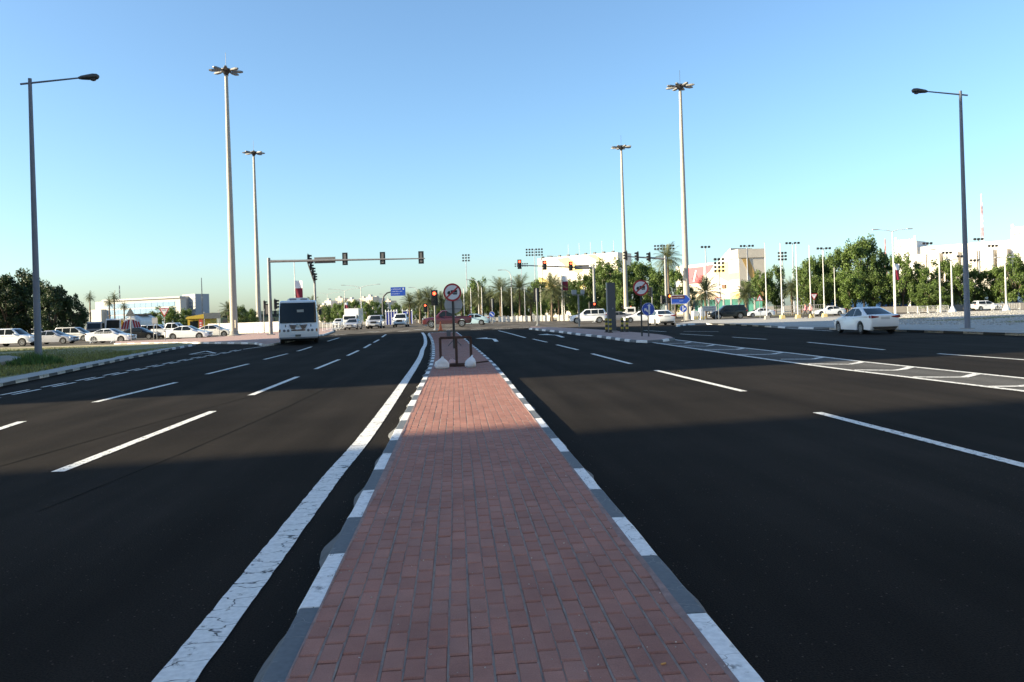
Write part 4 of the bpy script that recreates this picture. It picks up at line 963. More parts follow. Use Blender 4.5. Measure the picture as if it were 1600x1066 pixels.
post_signal(1020, 95, 4.3, -PI / 2, None, 'side-on traffic light right of the no trucks sign on the island', dz=0)

def squiggle(mb, x0, x1, z, h, y, n=6, seed=1):
    rr = random.Random(seed); x = x0; st = (x1 - x0) / n
    for i in range(n):
        w_ = st * rr.uniform(0.5, 0.95); hh = h * rr.uniform(0.35, 1.0)
        mb.bbox(x, x + w_, y - 0.004, y, z - h * 0.5, z - h * 0.5 + h * 0.25); mb.bbox(x + w_ * 0.7, x + w_ * 0.7 + st * 0.16, y - 0.0045, y - 0.0005, z - h * 0.5, z - h * 0.5 + hh)
        if rr.random() < 0.5: mb.bbox(x + w_ * 0.2, x + w_ * 0.2 + st * 0.15, y - 0.004, y, z + h * 0.42, z + h * 0.42 + h * 0.16)
        x += st
def no_trucks(px, D, zc, dia, label, dz=0.14, post=0.045, rz=0.0):
    o = thing('no_trucks_sign', label, 'road sign', put(px, D, dz), rz, 'round signs banning trucks'); r_ = dia / 2
    MB().tube([(0, 0.05, 0), (0, 0.05, zc + r_ * 0.7)], post, 10).build('post', BLACK, o, 60)
    MB().disc((0, 0, zc), (0, -1, 0), 0, r_, 0.02, 40).build('plate', RED, o)
    MB().disc((0, -0.021, zc), (0, -1, 0), 0, r_ * 0.80, 0.004, 40).build('sign_face', SIGNW, o)
    s = r_ * 0.9; y = -0.0255; t = MB()          # lorry pictogram
    for poly in ([(-0.62, -0.12), (-0.25, -0.12), (-0.25, 0.16), (-0.48, 0.16), (-0.62, 0.02)], [(-0.2, -0.06), (0.6, -0.06), (0.6, 0.26), (-0.2, 0.26)], [(-0.62, -0.2), (0.6, -0.2), (0.6, -0.1), (-0.62, -0.1)]):
        t.prism([(a * s, b * s) for a, b in poly], (0, y, zc), (1, 0, 0), (0, 0, 1), (0, -0.003, 0))
    for wx_ in (-0.42, 0.2, 0.44): t.disc((wx_ * s, y, zc - 0.2 * s), (0, -1, 0), 0, 0.11 * s, 0.0035, 14)
    t.build('truck_pictogram', BLACK, o)
    MB().box((0, -0.034, zc), (dia * 0.82, 0.004, dia * 0.085), Matrix.Rotation(-R(42), 3, 'Y')).build('red_bar', RED, o)
    return o
no_trucks(709.5, 36.5, 2.62, 0.84, 'round red-rimmed no trucks sign standing on the brick median')
no_trucks(1003.5, 45, 2.78, 0.92, 'round red-rimmed no trucks sign on the right island')
o = thing('round_sign', 'grey back of a round sign just under the median no trucks sign', 'road sign', put(710.5, 40, 0.14))
MB().disc((0, 0, 2.10), (0, 1, 0), 0, 0.46, 0.02, 40).build('plate', SIGNBACK, o)
MB().tube([(0, -0.05, 0), (0, -0.05, 2.45)], 0.045, 10).build('post', DKMETAL, o, 60)
for z in (1.88, 2.32): MB().box((0, -0.02, z), (0.72, 0.03, 0.04)).build('clamp_bar', GALV, o)
for sgn in (1, -1): MB().tube([(0, -0.05, 0.35), (sgn * 0.32, -0.3, 0.02)], 0.02, 6).build('stay', DKMETAL, o)
def arrow_disc(px, D, zc, dia, label, kind, dz=0.13, plate=0.0):
    o = thing('blue_arrow_sign', label, 'road sign', put(px, D, dz), 0, 'round blue arrow signs'); r_ = dia / 2
    MB().tube([(0, 0.05, 0), (0, 0.05, zc + r_ * 0.6)], 0.04, 10).build('post', DKMETAL, o, 60)
    MB().disc((0, 0, zc), (0, -1, 0), 0, r_, 0.02, 36).build('plate', BLUE, o)
    MB().disc((0, -0.0205, zc), (0, -1, 0), r_ * 0.93, r_ * 0.985, 0.003, 36).build('white_rim', SIGNW, o)
    def arr(x0, z0, x1, z1, w_=0.085):
        a, b = Vector((x0, z0)) * r_, Vector((x1, z1)) * r_; d = (b - a).normalized(); n = Vector((-d.y, d.x)); w_ *= r_ * 1.6; m = b - d * 0.3 * r_
        MB().prism([tuple(a + n * w_), tuple(a - n * w_), tuple(m - n * w_), tuple(m - n * w_ * 2.4), tuple(b), tuple(m + n * w_ * 2.4), tuple(m + n * w_)], (0, -0.021, zc), (1, 0, 0), (0, 0, 1), (0, -0.004, 0)).build('arrow', SIGNW, o)
    if kind == 'fork': arr(0.15, -0.8, 0.15, 0.78); arr(0.12, -0.45, -0.62, 0.15)
    elif kind == 'fork_right': arr(-0.15, -0.75, -0.15, 0.75); arr(-0.1, -0.4, 0.6, 0.2)
    else: arr(-0.55, 0.5, 0.55, -0.5)
    return o
arrow_disc(1014, 44.6, 1.55, 0.75, 'large blue disc with two forked white arrows on the right island', 'fork')
arrow_disc(1068.5, 86, 1.45, 0.82, 'blue disc with forked arrows below the blue direction sign', 'fork_right')
arrow_disc(769, 117.3, 1.35, 0.85, 'small distant blue disc with a white arrow pointing down right', 'keep', dz=0)
def tri_sign(px, D, zc, size, inv, label, face=True, text=True, dz=0.13, group='triangular road signs', post=GALV):
    o = thing('triangular_sign', label, 'road sign', put(px, D, dz), 0, group); s = size / 2; k = -1 if inv else 1
    tri = lambda f: [(-s * f, -k * s * 0.58 * f), (s * f, -k * s * 0.58 * f), (0, k * s * 1.155 * f)]
    MB().tube([(0, 0.05, 0), (0, 0.05, zc + s * 0.4)], 0.04, 10).build('post', post, o, 60)
    MB().prism(tri(1), (0, 0, zc), (1, 0, 0), (0, 0, 1), (0, 0.02, 0)).build('plate', RED if face else mat('sign_back_dark', (0.10, 0.115, 0.125), 0.5), o)
    if face:
        MB().prism(tri(0.70), (0, -0.001, zc), (1, 0, 0), (0, 0, 1), (0, -0.004, 0)).build('sign_face', SIGNW, o)
        if text:
            t = MB()
            if inv: squiggle(t, -s * 0.38, s * 0.38, zc + s * 0.22, s * 0.22, -0.006, 5, 3)
            else:
                t.box((0, -0.007, zc - s * 0.08), (s * 0.16, 0.004, s * 0.4)); t.disc((0, -0.006, zc + s * 0.22), (0, -1, 0), 0, s * 0.1, 0.003, 12); t.box((0, -0.008, zc - s * 0.24), (s * 0.34, 0.004, s * 0.14))
            t.build('lettering' if inv else 'pictogram', BLACK, o)
    else:
        MB().box((0, -0.02, zc), (s * 0.5, 0.02, 0.05)).build('clamp_bar', GALV, o)
tri_sign(258, 74, 2.75, 0.95, True, 'inverted triangle give way sign with dark lettering on the left verge')
tri_sign(1123.5, 101, 2.55, 1.0, True, 'white inverted triangle give way sign in front of the long black car')
tri_sign(1273, 98, 2.65, 0.95, True, 'white inverted triangle sign right behind the pedestrians')
tri_sign(1188, 103, 2.55, 1.0, False, 'upright red-rimmed warning triangle with a black figure, left of the flagpoles')
tri_sign(205, 78, 2.75, 1.0, False, 'dark back of a triangular sign beside the striped tanker', face=False)
o = thing('plate_sign', 'two grey back-turned sign plates on posts left of the give way sign', 'road sign', put(243, 80, 0.13))
for dx in (-0.16, 0.16): MB().tube([(dx, 0, 0), (dx, 0, 2.3)], 0.035, 8).build('post', GALV, o)
MB().box((0, -0.06, 1.95), (0.56, 0.02, 0.62)).build('plate', SIGNBACK, o)
o = thing('plate_sign', 'dark back of a wide sign plate on two posts left of the tall mast', 'road sign', put(334, 86, 0.13))
for dx in (-0.95, 0.62): MB().tube([(dx, 0, 0), (dx, 0, 2.75 if dx < 0 else 2.9)], 0.04, 8).build('post', GALV, o)
MB().box((-0.1, -0.06, 2.3), (1.75, 0.03, 0.62)).build('plate', mat('sign_back_dark', (0.1, 0.1, 0.1), 0.5), o)
# blue direction sign with pointed end
o = thing('direction_sign', 'blue arrow-shaped direction sign with a dark brown upper band', 'road sign', put(1064, 88, 0.13))
for dx in (-0.95, -0.7, 0.45): MB().tube([(dx, 0.06, 0), (dx, 0.06, 2.9)], 0.045, 8).build('post', GALV, o)
MB().prism([(-1.05, 1.98), (0.72, 1.98), (1.2, 2.5), (0.72, 3.02), (-1.05, 3.02)], (0, 0, 0), (1, 0, 0), (0, 0, 1), (0, 0.03, 0)).build('plate', BLUE, o)
MB().bbox(-1.0, 0.5, -0.006, -0.001, 2.58, 2.96).build('brown_band', mat('sign_brown', (0.10, 0.025, 0.02), 0.5), o)
t = MB(); squiggle(t, -0.9, 0.4, 2.76, 0.16, -0.008, 9, 11); squiggle(t, -0.1, 0.35, 2.36, 0.1, -0.004, 5, 12); squiggle(t, -0.9, -0.1, 2.12, 0.07, -0.004, 7, 13); t.build('lettering', SIGNW, o)
MB().add([(-1.05, -0.004, 1.98), (0.72, -0.004, 1.98), (1.2, -0.004, 2.5), (0.72, -0.004, 3.02), (-1.05, -0.004, 3.02), (-1.0, -0.004, 2.02), (0.70, -0.004, 2.02), (1.14, -0.004, 2.5), (0.70, -0.004, 2.98), (-1.0, -0.004, 2.98)], [(i, (i + 1) % 5, 5 + (i + 1) % 5, 5 + i) for i in range(5)]).build('white_border', SIGNW, o)
# white two-line name board in front of the black car
o = thing('street_name_board', 'pale two-line street name board on two posts left of the give way sign', 'road sign', put(1109, 100, 0.13))
for dx in (-0.8, 0.8): MB().tube([(dx, 0.04, 0), (dx, 0.04, 1.75)], 0.045, 8).build('post', GALV, o)
MB().box((0, 0, 1.45), (1.75, 0.03, 0.62)).build('plate', mat('board_grey', (0.42, 0.44, 0.45), 0.5), o)
t = MB(); squiggle(t, -0.7, 0.7, 1.6, 0.16, -0.016, 9, 21); squiggle(t, -0.7, 0.7, 1.33, 0.12, -0.016, 12, 22); t.build('lettering', BLACK, o)
# overhead blue sign on a curved arm, far side
o = thing('gantry_sign', 'blue overhead direction sign on a curved grey arm beyond the junction', 'road sign', put(599, 150))
D_ = 150; W_ = lambda px: (px - 599) * D_ / FPX
MB().tube([(0, 0, 0), (0, 0, 4.6), (0.25, 0, 5.6), (0.9, 0, 6.2), (1.7, 0, 6.4), (4.4, 0, 6.45)], [0.2, 0.17, 0.15, 0.14, 0.13, 0.11], 10).build('arm', DKMETAL, o, 60)
MB().bbox(1.6, 4.4, -0.2, -0.14, 5.6, 7.25).build('panel', BLUE, o)
t = MB(); squiggle(t, 1.75, 3.6, 6.95, 0.24, -0.205, 8, 31); squiggle(t, 1.8, 3.9, 6.5, 0.2, -0.205, 8, 32); squiggle(t, 1.8, 3.3, 6.05, 0.2, -0.205, 8, 33); t.bbox(3.9, 4.1, -0.21, -0.2, 6.7, 7.1); t.build('lettering', SIGNW, o)
# grey camera cabinet and bollards on the right island
o = thing('camera_cabinet', 'tall dark grey slab-shaped camera cabinet on the right island', 'cabinet', put(956, 53, 0.13))
MB().bbox(-0.24, 0.28, -0.15, 0.15, 0, 3.3).build('cabinet_body', mat('cabinet_grey', (0.06, 0.07, 0.085), 0.4), o)
MB().bbox(-0.29, -0.243, -0.16, 0.16, 0, 3.32).build('edge_trim', GALV, o)
MB().bbox(-0.35, 0.34, -0.2, 0.2, -0.02, 0.06).build('plinth', CONC, o)
MB().disc((0.08, -0.152, 1.55), (0, -1, 0), 0, 0.06, 0.006, 14).build('lock', GALV, o)
YEL = mat('bollard_yellow', (0.42, 0.32, 0.04), 0.6)
for i, (px, D, lab) in enumerate(((948, 52, 'yellow and black bollard left of the camera cabinet'), (954, 51.2, 'yellow and black bollard in front of the camera cabinet'), (972.5, 52, 'left one of the two striped bollards right of the camera cabinet'), (980, 51.6, 'right one of the two striped bollards right of the camera cabinet'))):
    o = thing('bollard', lab, 'bollard', put(px, D, 0.13), 0, 'striped bollards around the camera cabinet')
    MB().lathe([(0.0, 0.95), (0.07, 0.93), (0.095, 0.86), (0.095, 0.0)], 'z', n=14).build('post', BLACK, o, 40)
    for z in (0.2, 0.5, 0.78): MB().lathe([(0.099, z), (0.099, z + 0.13)], 'z', n=14).build('yellow_band', YEL, o)
    MB().lathe([(0.0, 0.05), (0.16, 0.05), (0.17, 0)], 'z', n=14).build('base', BLACK, o)
o = thing('traffic_sensor', 'grey T-shaped post with two sensor boxes on the right island', 'sensor', put(905, 64, 0.13))
MB().tube([(0, 0, 0), (0, 0, 2.65)], 0.07, 12).build('post', GALV, o, 60)
MB().box((0, 0, 2.62), (0.95, 0.1, 0.08)).build('crossbar', GALV, o)
for x, s_ in ((-0.34, 0.36), (0.36, 0.28)): MB().box((x, -0.03, 2.85), (s_, 0.3, 0.34)).build('sensor_box', mat('box_grey', (0.32, 0.35, 0.37), 0.5), o)
# rusty stand, sandbags, cone, box on the median
o = thing('sign_stand', 'rusty red steel sign stand on the brick median', 'stand', put(713.5, 23.6, 0.14), R(2))
bar = lambda a, b, r_=0.028: MB().box((Vector(a) + Vector(b)) / 2, (0.075 if a[0] == b[0] else abs(b[0] - a[0]) + 0.075, 0.075 if a[1] == b[1] else abs(b[1] - a[1]) + 0.075, 0.075 if a[2] == b[2] else abs(b[2] - a[2]) + 0.075))
for x in (-0.47, 0.45): bar((x, 0.12, 0.08), (x, 0.12, 0.83)).build('upright', RUST, o)
bar((0, -0.16, 0.03), (0, -0.16, 0.84)).build('upright', RUST, o)
bar((-0.44, 0.12, 0.86), (0.42, 0.12, 0.86)).build('top_bar', RUST, o)
bar((-0.44, 0.12, 0.045), (0.42, 0.12, 0.045)).build('foot_bar', RUST, o)
bar((-0.30, -0.16, 0.03), (0.30, -0.16, 0.03)).build('foot_bar', RUST, o)
MB().tube([(-0.44, 0.15, 0.1), (-0.15, 0.75, 0.06)], 0.022, 6).build('brace', DKMETAL, o)
MB().tube([(0.45, 0.15, 0.06), (0.95, 0.3, 0.10)], 0.02, 6).build('brace', RUST, o)
MB().tube([(0.5, 0.35, 0.05), (1.0, 0.42, 0.09)], 0.02, 6).build('brace', RUST, o)
def sandbag(px, D, lab, col, sc, seed):
    rr = random.Random(seed); mb = MB(); n, m = 16, 9; V = []
    for j in range(m):
        t = j / (m - 1); r_ = [0.20, 0.25, 0.262, 0.25, 0.225, 0.18, 0.115, 0.05, 0.03][j]; z = [0.0, 0.05, 0.11, 0.165, 0.215, 0.26, 0.30, 0.345, 0.39][j]
        for k in range(n):
            a = 2 * math.pi * k / n; q = r_ * (1 + rr.uniform(-0.15, 0.15) + 0.15 * math.cos(4 * a + seed) + 0.05 * math.cos(7 * a)); V.append((q * math.cos(a) * 0.86 * sc + 0.10 * t ** 3 * math.cos(seed), q * math.sin(a) * 0.68 * sc + 0.08 * t ** 3 * math.sin(seed), z * sc * (1 + rr.uniform(-0.03, 0.03))))
    F = [(j * n + k, j * n + (k + 1) % n, (j + 1) * n + (k + 1) % n, (j + 1) * n + k) for j in range(m - 1) for k in range(n)] + [tuple(range(n)), tuple(range((m - 1) * n, m * n))[::-1]]
    o = mb.add(V, F).build('sandbag', mat('bag_%s' % seed, col, 0.65, 0.08, 6, bump=0.5, bscale=14), None, 75); o.location = put(px, D, 0.142); o.rotation_euler = (0, 0, rr.uniform(0, 3))
    return tag(o, lab, 'bag')
sandbag(690.5, 22.6, 'white tied sandbag at the left foot of the rusty stand', (0.66, 0.67, 0.70), 0.92, 2)
sandbag(735.5, 22.9, 'white tied sandbag at the right foot of the rusty stand', (0.68, 0.69, 0.72), 0.90, 5)
sandbag(707, 24.0, 'small pinkish sandbag behind the middle post of the rusty stand', (0.52, 0.36, 0.38), 0.62, 8)
o = thing('traffic_cone', 'orange traffic cone on the tip of the brick median', 'cone', put(688.5, 62, 0.14))
MB().lathe([(0.0, 0.72), (0.03, 0.72), (0.16, 0.04)], 'z', n=16).build('cone_body', mat('cone_orange', (0.75, 0.13, 0.03), 0.5), o, 40)
MB().box((0, 0, 0.02), (0.42, 0.42, 0.04)).build('cone_base', mat('cone_base', (0.5, 0.10, 0.03), 0.6), o)
MB().lathe([(0.083, 0.42), (0.115, 0.27)], 'z', n=16).build('reflective_band', SIGNW, o)
o = thing('utility_box', 'small grey box standing on the median behind the signs', 'box', put(701, 52, 0.14))
MB().box((0, 0, 0.19), (0.26, 0.2, 0.38)).build('box_body', mat('box_dark', (0.10, 0.10, 0.11), 0.6), o); MB().box((0, 0, 0.39), (0.29, 0.23, 0.02)).build('lid', SIGNBACK, o)
# crowd barriers
def barrier(px, D, L, rz, lab, mt=WHITE, n=14, h=1.0, dz=0.13):
    o = thing('crowd_barrier', lab, 'barrier', put(px, D, dz), rz, 'white railing barriers')
    f = MB(); f.tube([(-L / 2, 0, 0.12), (-L / 2, 0, h), (L / 2, 0, h), (L / 2, 0, 0.12)], 0.025, 6); f.tube([(-L / 2, 0, 0.2), (L / 2, 0, 0.2)], 0.02, 6); f.build('frame', mt, o)
    for k in range(1, n): MB().tube([(-L / 2 + L * k / n, 0, 0.2), (-L / 2 + L * k / n, 0, h)], 0.012, 5).build('rail', mt, o)
    for s_ in (-1, 1): MB().tube([(s_ * L * 0.42, -0.28, 0.0), (s_ * L * 0.42, 0, 0.2), (s_ * L * 0.42, 0.28, 0.0)], 0.022, 6).build('foot', mt, o)
barrier(159, 73, 2.3, R(-4), 'white crowd barrier standing before the parked white sedan')
for i, px in enumerate((1426, 1442, 1457, 1474)): barrier(px, 112, 1.5, 0.0, ('leftmost', 'second', 'third', 'rightmost')[i] + ' of the four pale barriers on the right behind the gravel', n=8, dz=0.0)
barrier(1560, 118, 2.2, 0.0, 'pale barrier left of the white-footed post at the right edge', n=8, dz=0.0)
barrier(1583, 118, 2.2, 0.0, 'pale barrier at the far right behind the white-footed post', n=8, dz=0.0)
for i, px in enumerate((394, 412, 430)): barrier(px, 101, 1.8, 0.0, ('left', 'middle', 'right')[i] + ' white railing panel between the two left masts', n=8)
for i in range(5): barrier(512 + 5.5 * i, 92 + 9 * i, 2.4, R(72), 'white railing panel %s along the kerb right of the minibus' % ('nearest to us', 'second from us', 'third from us', 'fourth from us', 'farthest from us')[i], n=6, dz=0.02)
# flagpoles
for i, (px, D, H, lab) in enumerate(((1198.5, 91, 8.9, 'leftmost bare flagpole with a grey concrete foot'), (1222.5, 92, 8.9, 'second flagpole from the left, cream foot'), (1247, 93, 8.8, 'third flagpole from the left, cream foot'), (1267.5, 94, 8.7, 'flagpole rising right behind the pedestrians'), (1288.5, 96, 8.2, 'fifth flagpole from the left, in front of the white sedan'), (1305.5, 122, 7.2, 'rightmost and farthest of the bare flagpoles'))):
    o = thing('flagpole', lab, 'flagpole', put(px, D, 0.13), 0, 'bare flagpoles on the right verge')
    MB().tube([(0, 0, 0.3), (0, 0, H)], [0.075, 0.04], 10).build('pole', mat('pole_white', (0.62, 0.60, 0.56), 0.5), o, 60)
    MB().lathe([(0, H + 0.08), (0.06, H + 0.04), (0.06, H), (0, H)], 'z', n=10).build('finial', RIM, o)
    mb = MB(); s = 0.27; mb.add([(-s, -s, 0), (s, -s, 0), (s, s, 0), (-s, s, 0), (-s * 0.8, -s * 0.8, 0.42), (s * 0.8, -s * 0.8, 0.42), (s * 0.8, s * 0.8, 0.42), (-s * 0.8, s * 0.8, 0.42)], [(0, 1, 5, 4), (1, 2, 6, 5), (2, 3, 7, 6), (3, 0, 4, 7), (4, 5, 6, 7), (3, 2, 1, 0)])
    mb.build('concrete_foot', CONC if i == 0 else mat('cream_foot', (0.62, 0.48, 0.22), 0.8), o)
# background lamps: double arms, floodlights
def double_lamp(px, D, H, arm, lab, rise=0.12, group='double-arm street lamps in the distance', foot=False):
    o = thing('double_arm_lamp', lab, 'lamp post', put(px, D), 0, group)
    MB().tube([(0, 0, 0), (0, 0, H)], [0.13, 0.08], 10).build('pole', mat('pole_pale', (0.55, 0.54, 0.52), 0.5), o, 60)
    for s_ in (-1, 1):
        a = MB().tube([(0, 0, H - 0.05), (s_ * arm * 0.35, 0, H + arm * rise * 0.6), (s_ * arm, 0, H + arm * rise)], [0.06, 0.05, 0.04], 8).build('arm', MATS['pole_pale'], o, 60)
        MB().box((s_ * (arm + 0.3), 0, H + arm * rise + 0.02), (0.75, 0.25, 0.14)).build('lamp_head', SIGNBACK, a)
    if foot: MB().lathe([(0.0, 0.9), (0.14, 0.9), (0.5, 0.15), (0.5, 0)], 'z', n=12).build('white_foot', WHITE, o, 30)
double_lamp(1398.5, 105, 11.2, 2.1, 'double-arm lamp post among the trees on the right', rise=0.12)
double_lamp(565.5, 190, 9.2, 4.0, 'nearest double-arm lamp post over the oncoming road', rise=0.16)
double_lamp(540, 235, 10.2, 4.2, 'second double-arm lamp post down the oncoming road', rise=0.16)
double_lamp(513, 285, 11.0, 4.4, 'farthest double-arm lamp post, just right of the minibus', rise=0.16)
double_lamp(1470, 110, 8.6, 0.6, 'white post with two small curved lamps in front of the fort-like building', rise=0.5)
double_lamp(1488.5, 108, 7.2, 0.3, 'slim white post with a flared foot behind the gravel', rise=0.5, foot=True)
double_lamp(1572.5, 112, 7.6, 0.8, 'white post with a flared foot at the far right', rise=0.0, foot=True)
def curved_lamp(px, D, H, arm, lab):
    o = thing('curved_arm_lamp', lab, 'lamp post', put(px, D), 0, 'curved single-arm lamps behind the palms')
    MB().tube([(0, 0, 0), (0, 0, H * 0.86), (-arm * 0.15, 0, H * 0.95), (-arm * 0.5, 0, H), (-arm, 0, H + 0.05)], [0.12, 0.08, 0.06, 0.05, 0.05], 8).build('pole', MATS['pole_pale'], o, 60)
    MB().box((-arm - 0.3, 0, H + 0.03), (0.7, 0.24, 0.14)).build('lamp_head', SIGNBACK, o)
curved_lamp(749, 148, 8.0, 1.6, 'curved lamp left of the palms, above the median signs')
curved_lamp(801, 146, 9.6, 1.8, 'curved lamp rising between the palm crowns')
curved_lamp(879, 140, 11.6, 1.8, 'tall curved lamp in front of the yellow and white hall')
curved_lamp(654, 190, 8.6, 1.5, 'curved lamp left of the red traffic light')
curved_lamp(607.5, 240, 9.0, 2.0, 'distant curved lamp left of the blue overhead sign')
def flood(px, D, H, cols, rows, lab, w_=0.9, tilt=0.0):
    o = thing('floodlight_mast', lab, 'floodlight', put(px, D), 0, 'sports floodlight masts')
    MB().tube([(0, 0, 0), (0, 0, H)], [0.22, 0.12], 8).build('pole', mat('flood_pole', (0.30, 0.32, 0.36), 0.5), o, 60)
    for r_ in range(rows):
        z = H - r_ * w_ * 1.05
        MB().box((0, 0.1, z), (cols * w_ * 1.08, 0.08, 0.08)).build('crossarm', MATS['flood_pole'], o)
        for c in range(cols):
            x = (c - (cols - 1) / 2) * w_ * 1.08 + (0.2 if cols % 2 == 0 else 0) * (1 if c >= cols / 2 else -1)
            MB().box((x, -0.05, z + tilt * x), (w_ * 0.62, 0.3, w_ * 0.6), Matrix.Rotation(0.3, 3, 'X')).build('lamp', DKMETAL, o)
flood(731, 330, 27.0, 3, 3, 'floodlight mast standing alone left of centre', 1.1)
flood(838, 310, 27.0, 6, 3, 'wide floodlight mast left of the yellow and white hall', 1.05)
flood(817, 420, 28.5, 6, 2, 'farther floodlight mast behind the left red gantry light', 1.1)
flood(1041, 260, 22.8, 7, 2, 'wide floodlight mast behind the tall date palm', 0.95)
flood(1105.5, 200, 17.3, 3, 1, 'floodlight with a flat head in front of the red mural', 0.85)
flood(1126, 170, 12.2, 3, 4, 'short floodlight mast with four lamp rows right of the red mural', 0.8)
flood(1170, 215, 18.4, 4, 1, 'flat-headed floodlight in front of the square tower', 0.9)
flood(1225, 190, 14.5, 3, 3, 'floodlight mast between the flagpoles', 0.75)
flood(1241.5, 200, 17.6, 4, 1, 'tallest flat-headed floodlight left of the big trees', 0.85)
flood(1290, 200, 16.0, 4, 1, 'flat-headed floodlight above the big trees', 0.85)
for i, (px, H) in enumerate(((1452, 14.6), (1482, 12.4), (1505, 11.5), (1532, 15.2), (1554, 13.6), (1525, 10.5))):
    flood(px, 175, H, 3, 1, ('flat floodlight left of the two-lamp white post', 'low flat floodlight right of the two-lamp white post', 'low flat floodlight just left of the right lamp post', 'tallest flat floodlight before the fort wall', 'flat floodlight on the right before the fort wall', 'lowest flat floodlight right of the right lamp post')[i], 0.8)
# thin poles between the palms
for i, px in enumerate((726, 737, 754, 785, 800.5, 821, 846, 913, 882.5)):
    o = thing('slim_pole', ('first', 'second', 'third', 'fourth', 'fifth', 'sixth', 'seventh', 'last', 'eighth')[i] + ' slim pale pole from the left before the palm row', 'pole', put(px, 141), 0, 'slim poles along the far wall')
    MB().tube([(0, 0, 0), (0, 0, 6.2)], [0.09, 0.06], 8).build('shaft', MATS['pole_pale'], o, 60); MB().box((0, 0, 6.25), (0.16, 0.16, 0.12)).build('cap', SIGNBACK, o)
# flags
MAR = mat('flag_maroon', (0.20, 0.008, 0.03), 0.7)
def flag(px, D, z0, z1, w_, lab, H):
    o = thing('banner_flag', lab, 'flag', put(px, D), 0, 'maroon and white banner flags')
    MB().tube([(0, 0, 0), (0, 0, H)], 0.06, 8).build('pole', MATS['pole_pale'], o)
    def cloth(a, b, m, nm):
        V = []
        for j in range(7):
            z = a + (b - a) * j / 6
            for i in range(5): V.append((0.06 + w_ * i / 4, 0.10 * math.sin(i * 1.3 + z * 1.6), z))
        MB().add(V, [(5 * j + i, 5 * j + i + 1, 5 * j + i + 6, 5 * j + i + 5) for j in range(6) for i in range(4)]).build(nm, m, o, 60)
    zs = z0 + (z1 - z0) * 0.62; cloth(z0, zs, MAR, 'maroon_cloth'); cloth(zs, z1, SIGNW, 'white_cloth')
flag(463, 118, 4.6, 7.6, 1.05, 'maroon and white banner above the minibus roof', 10.5)
flag(880, 139, 5.4, 8.0, 1.0, 'maroon and white banner in front of the palm right of centre', 8.1)
flag(1400, 103, 4.6, 6.7, 0.6, 'maroon banner on the lamp among the right trees', 6.8)
flag(539, 178, 4.0, 5.4, 0.75, 'small dark red banner above the white box truck', 6.5)
# bush and rock at the left lamp
o = thing('leafy_bush', 'low green bush around the foot of the left lamp post', 'bush', put(55, 33.2, 0.12)); mb = MB()
for _ in range(1500):
    a = rnd.uniform(0, 6.28); r_ = 0.9 * math.sqrt(rnd.random()); h_ = rnd.uniform(0.1, 0.55) * (1.15 - r_ / 0.95) + 0.05; x, y = r_ * 1.25 * math.cos(a), r_ * 0.8 * math.sin(a); t = rnd.uniform(0, 6.28); w_ = 0.03
    mb.add([(x - w_ * math.cos(t), y - w_ * math.sin(t), h_ * 0.3), (x + w_ * math.cos(t), y + w_ * math.sin(t), h_ * 0.3), (x + rnd.uniform(-0.12, 0.12), y + rnd.uniform(-0.12, 0.12), h_ + 0.1)], [(0, 1, 2)])
mb.build('foliage', mat('bush_leaf', (0.06, 0.13, 0.025), 0.7, isl=0.5), o)
MB().tube([(0, 0, 0), (0.05, 0, 0.2)], 0.03, 6).build('stem', RUST, o)
mb = MB(); n, V = 14, []
for (r_, z) in ((0.62, 0), (0.66, 0.16), (0.5, 0.32), (0.2, 0.4)):
    for k in range(n): V.append((r_ * 1.3 * math.cos(6.283 * k / n) * (1 + 0.08 * math.sin(k * 2.3)), r_ * math.sin(6.283 * k / n) * (1 + 0.1 * math.cos(k * 1.7)), z))
o = mb.add(V, [(j * n + k, j * n + (k + 1) % n, (j + 1) * n + (k + 1) % n, (j + 1) * n + k) for j in range(3) for k in range(n)] + [tuple(range(3 * n, 4 * n))]).build('boulder', CONC, None, 50)
o.location = put(4, 34.5, 0.12); tag(o, 'low rounded grey boulder on the grass left of the lamp post', 'boulder')

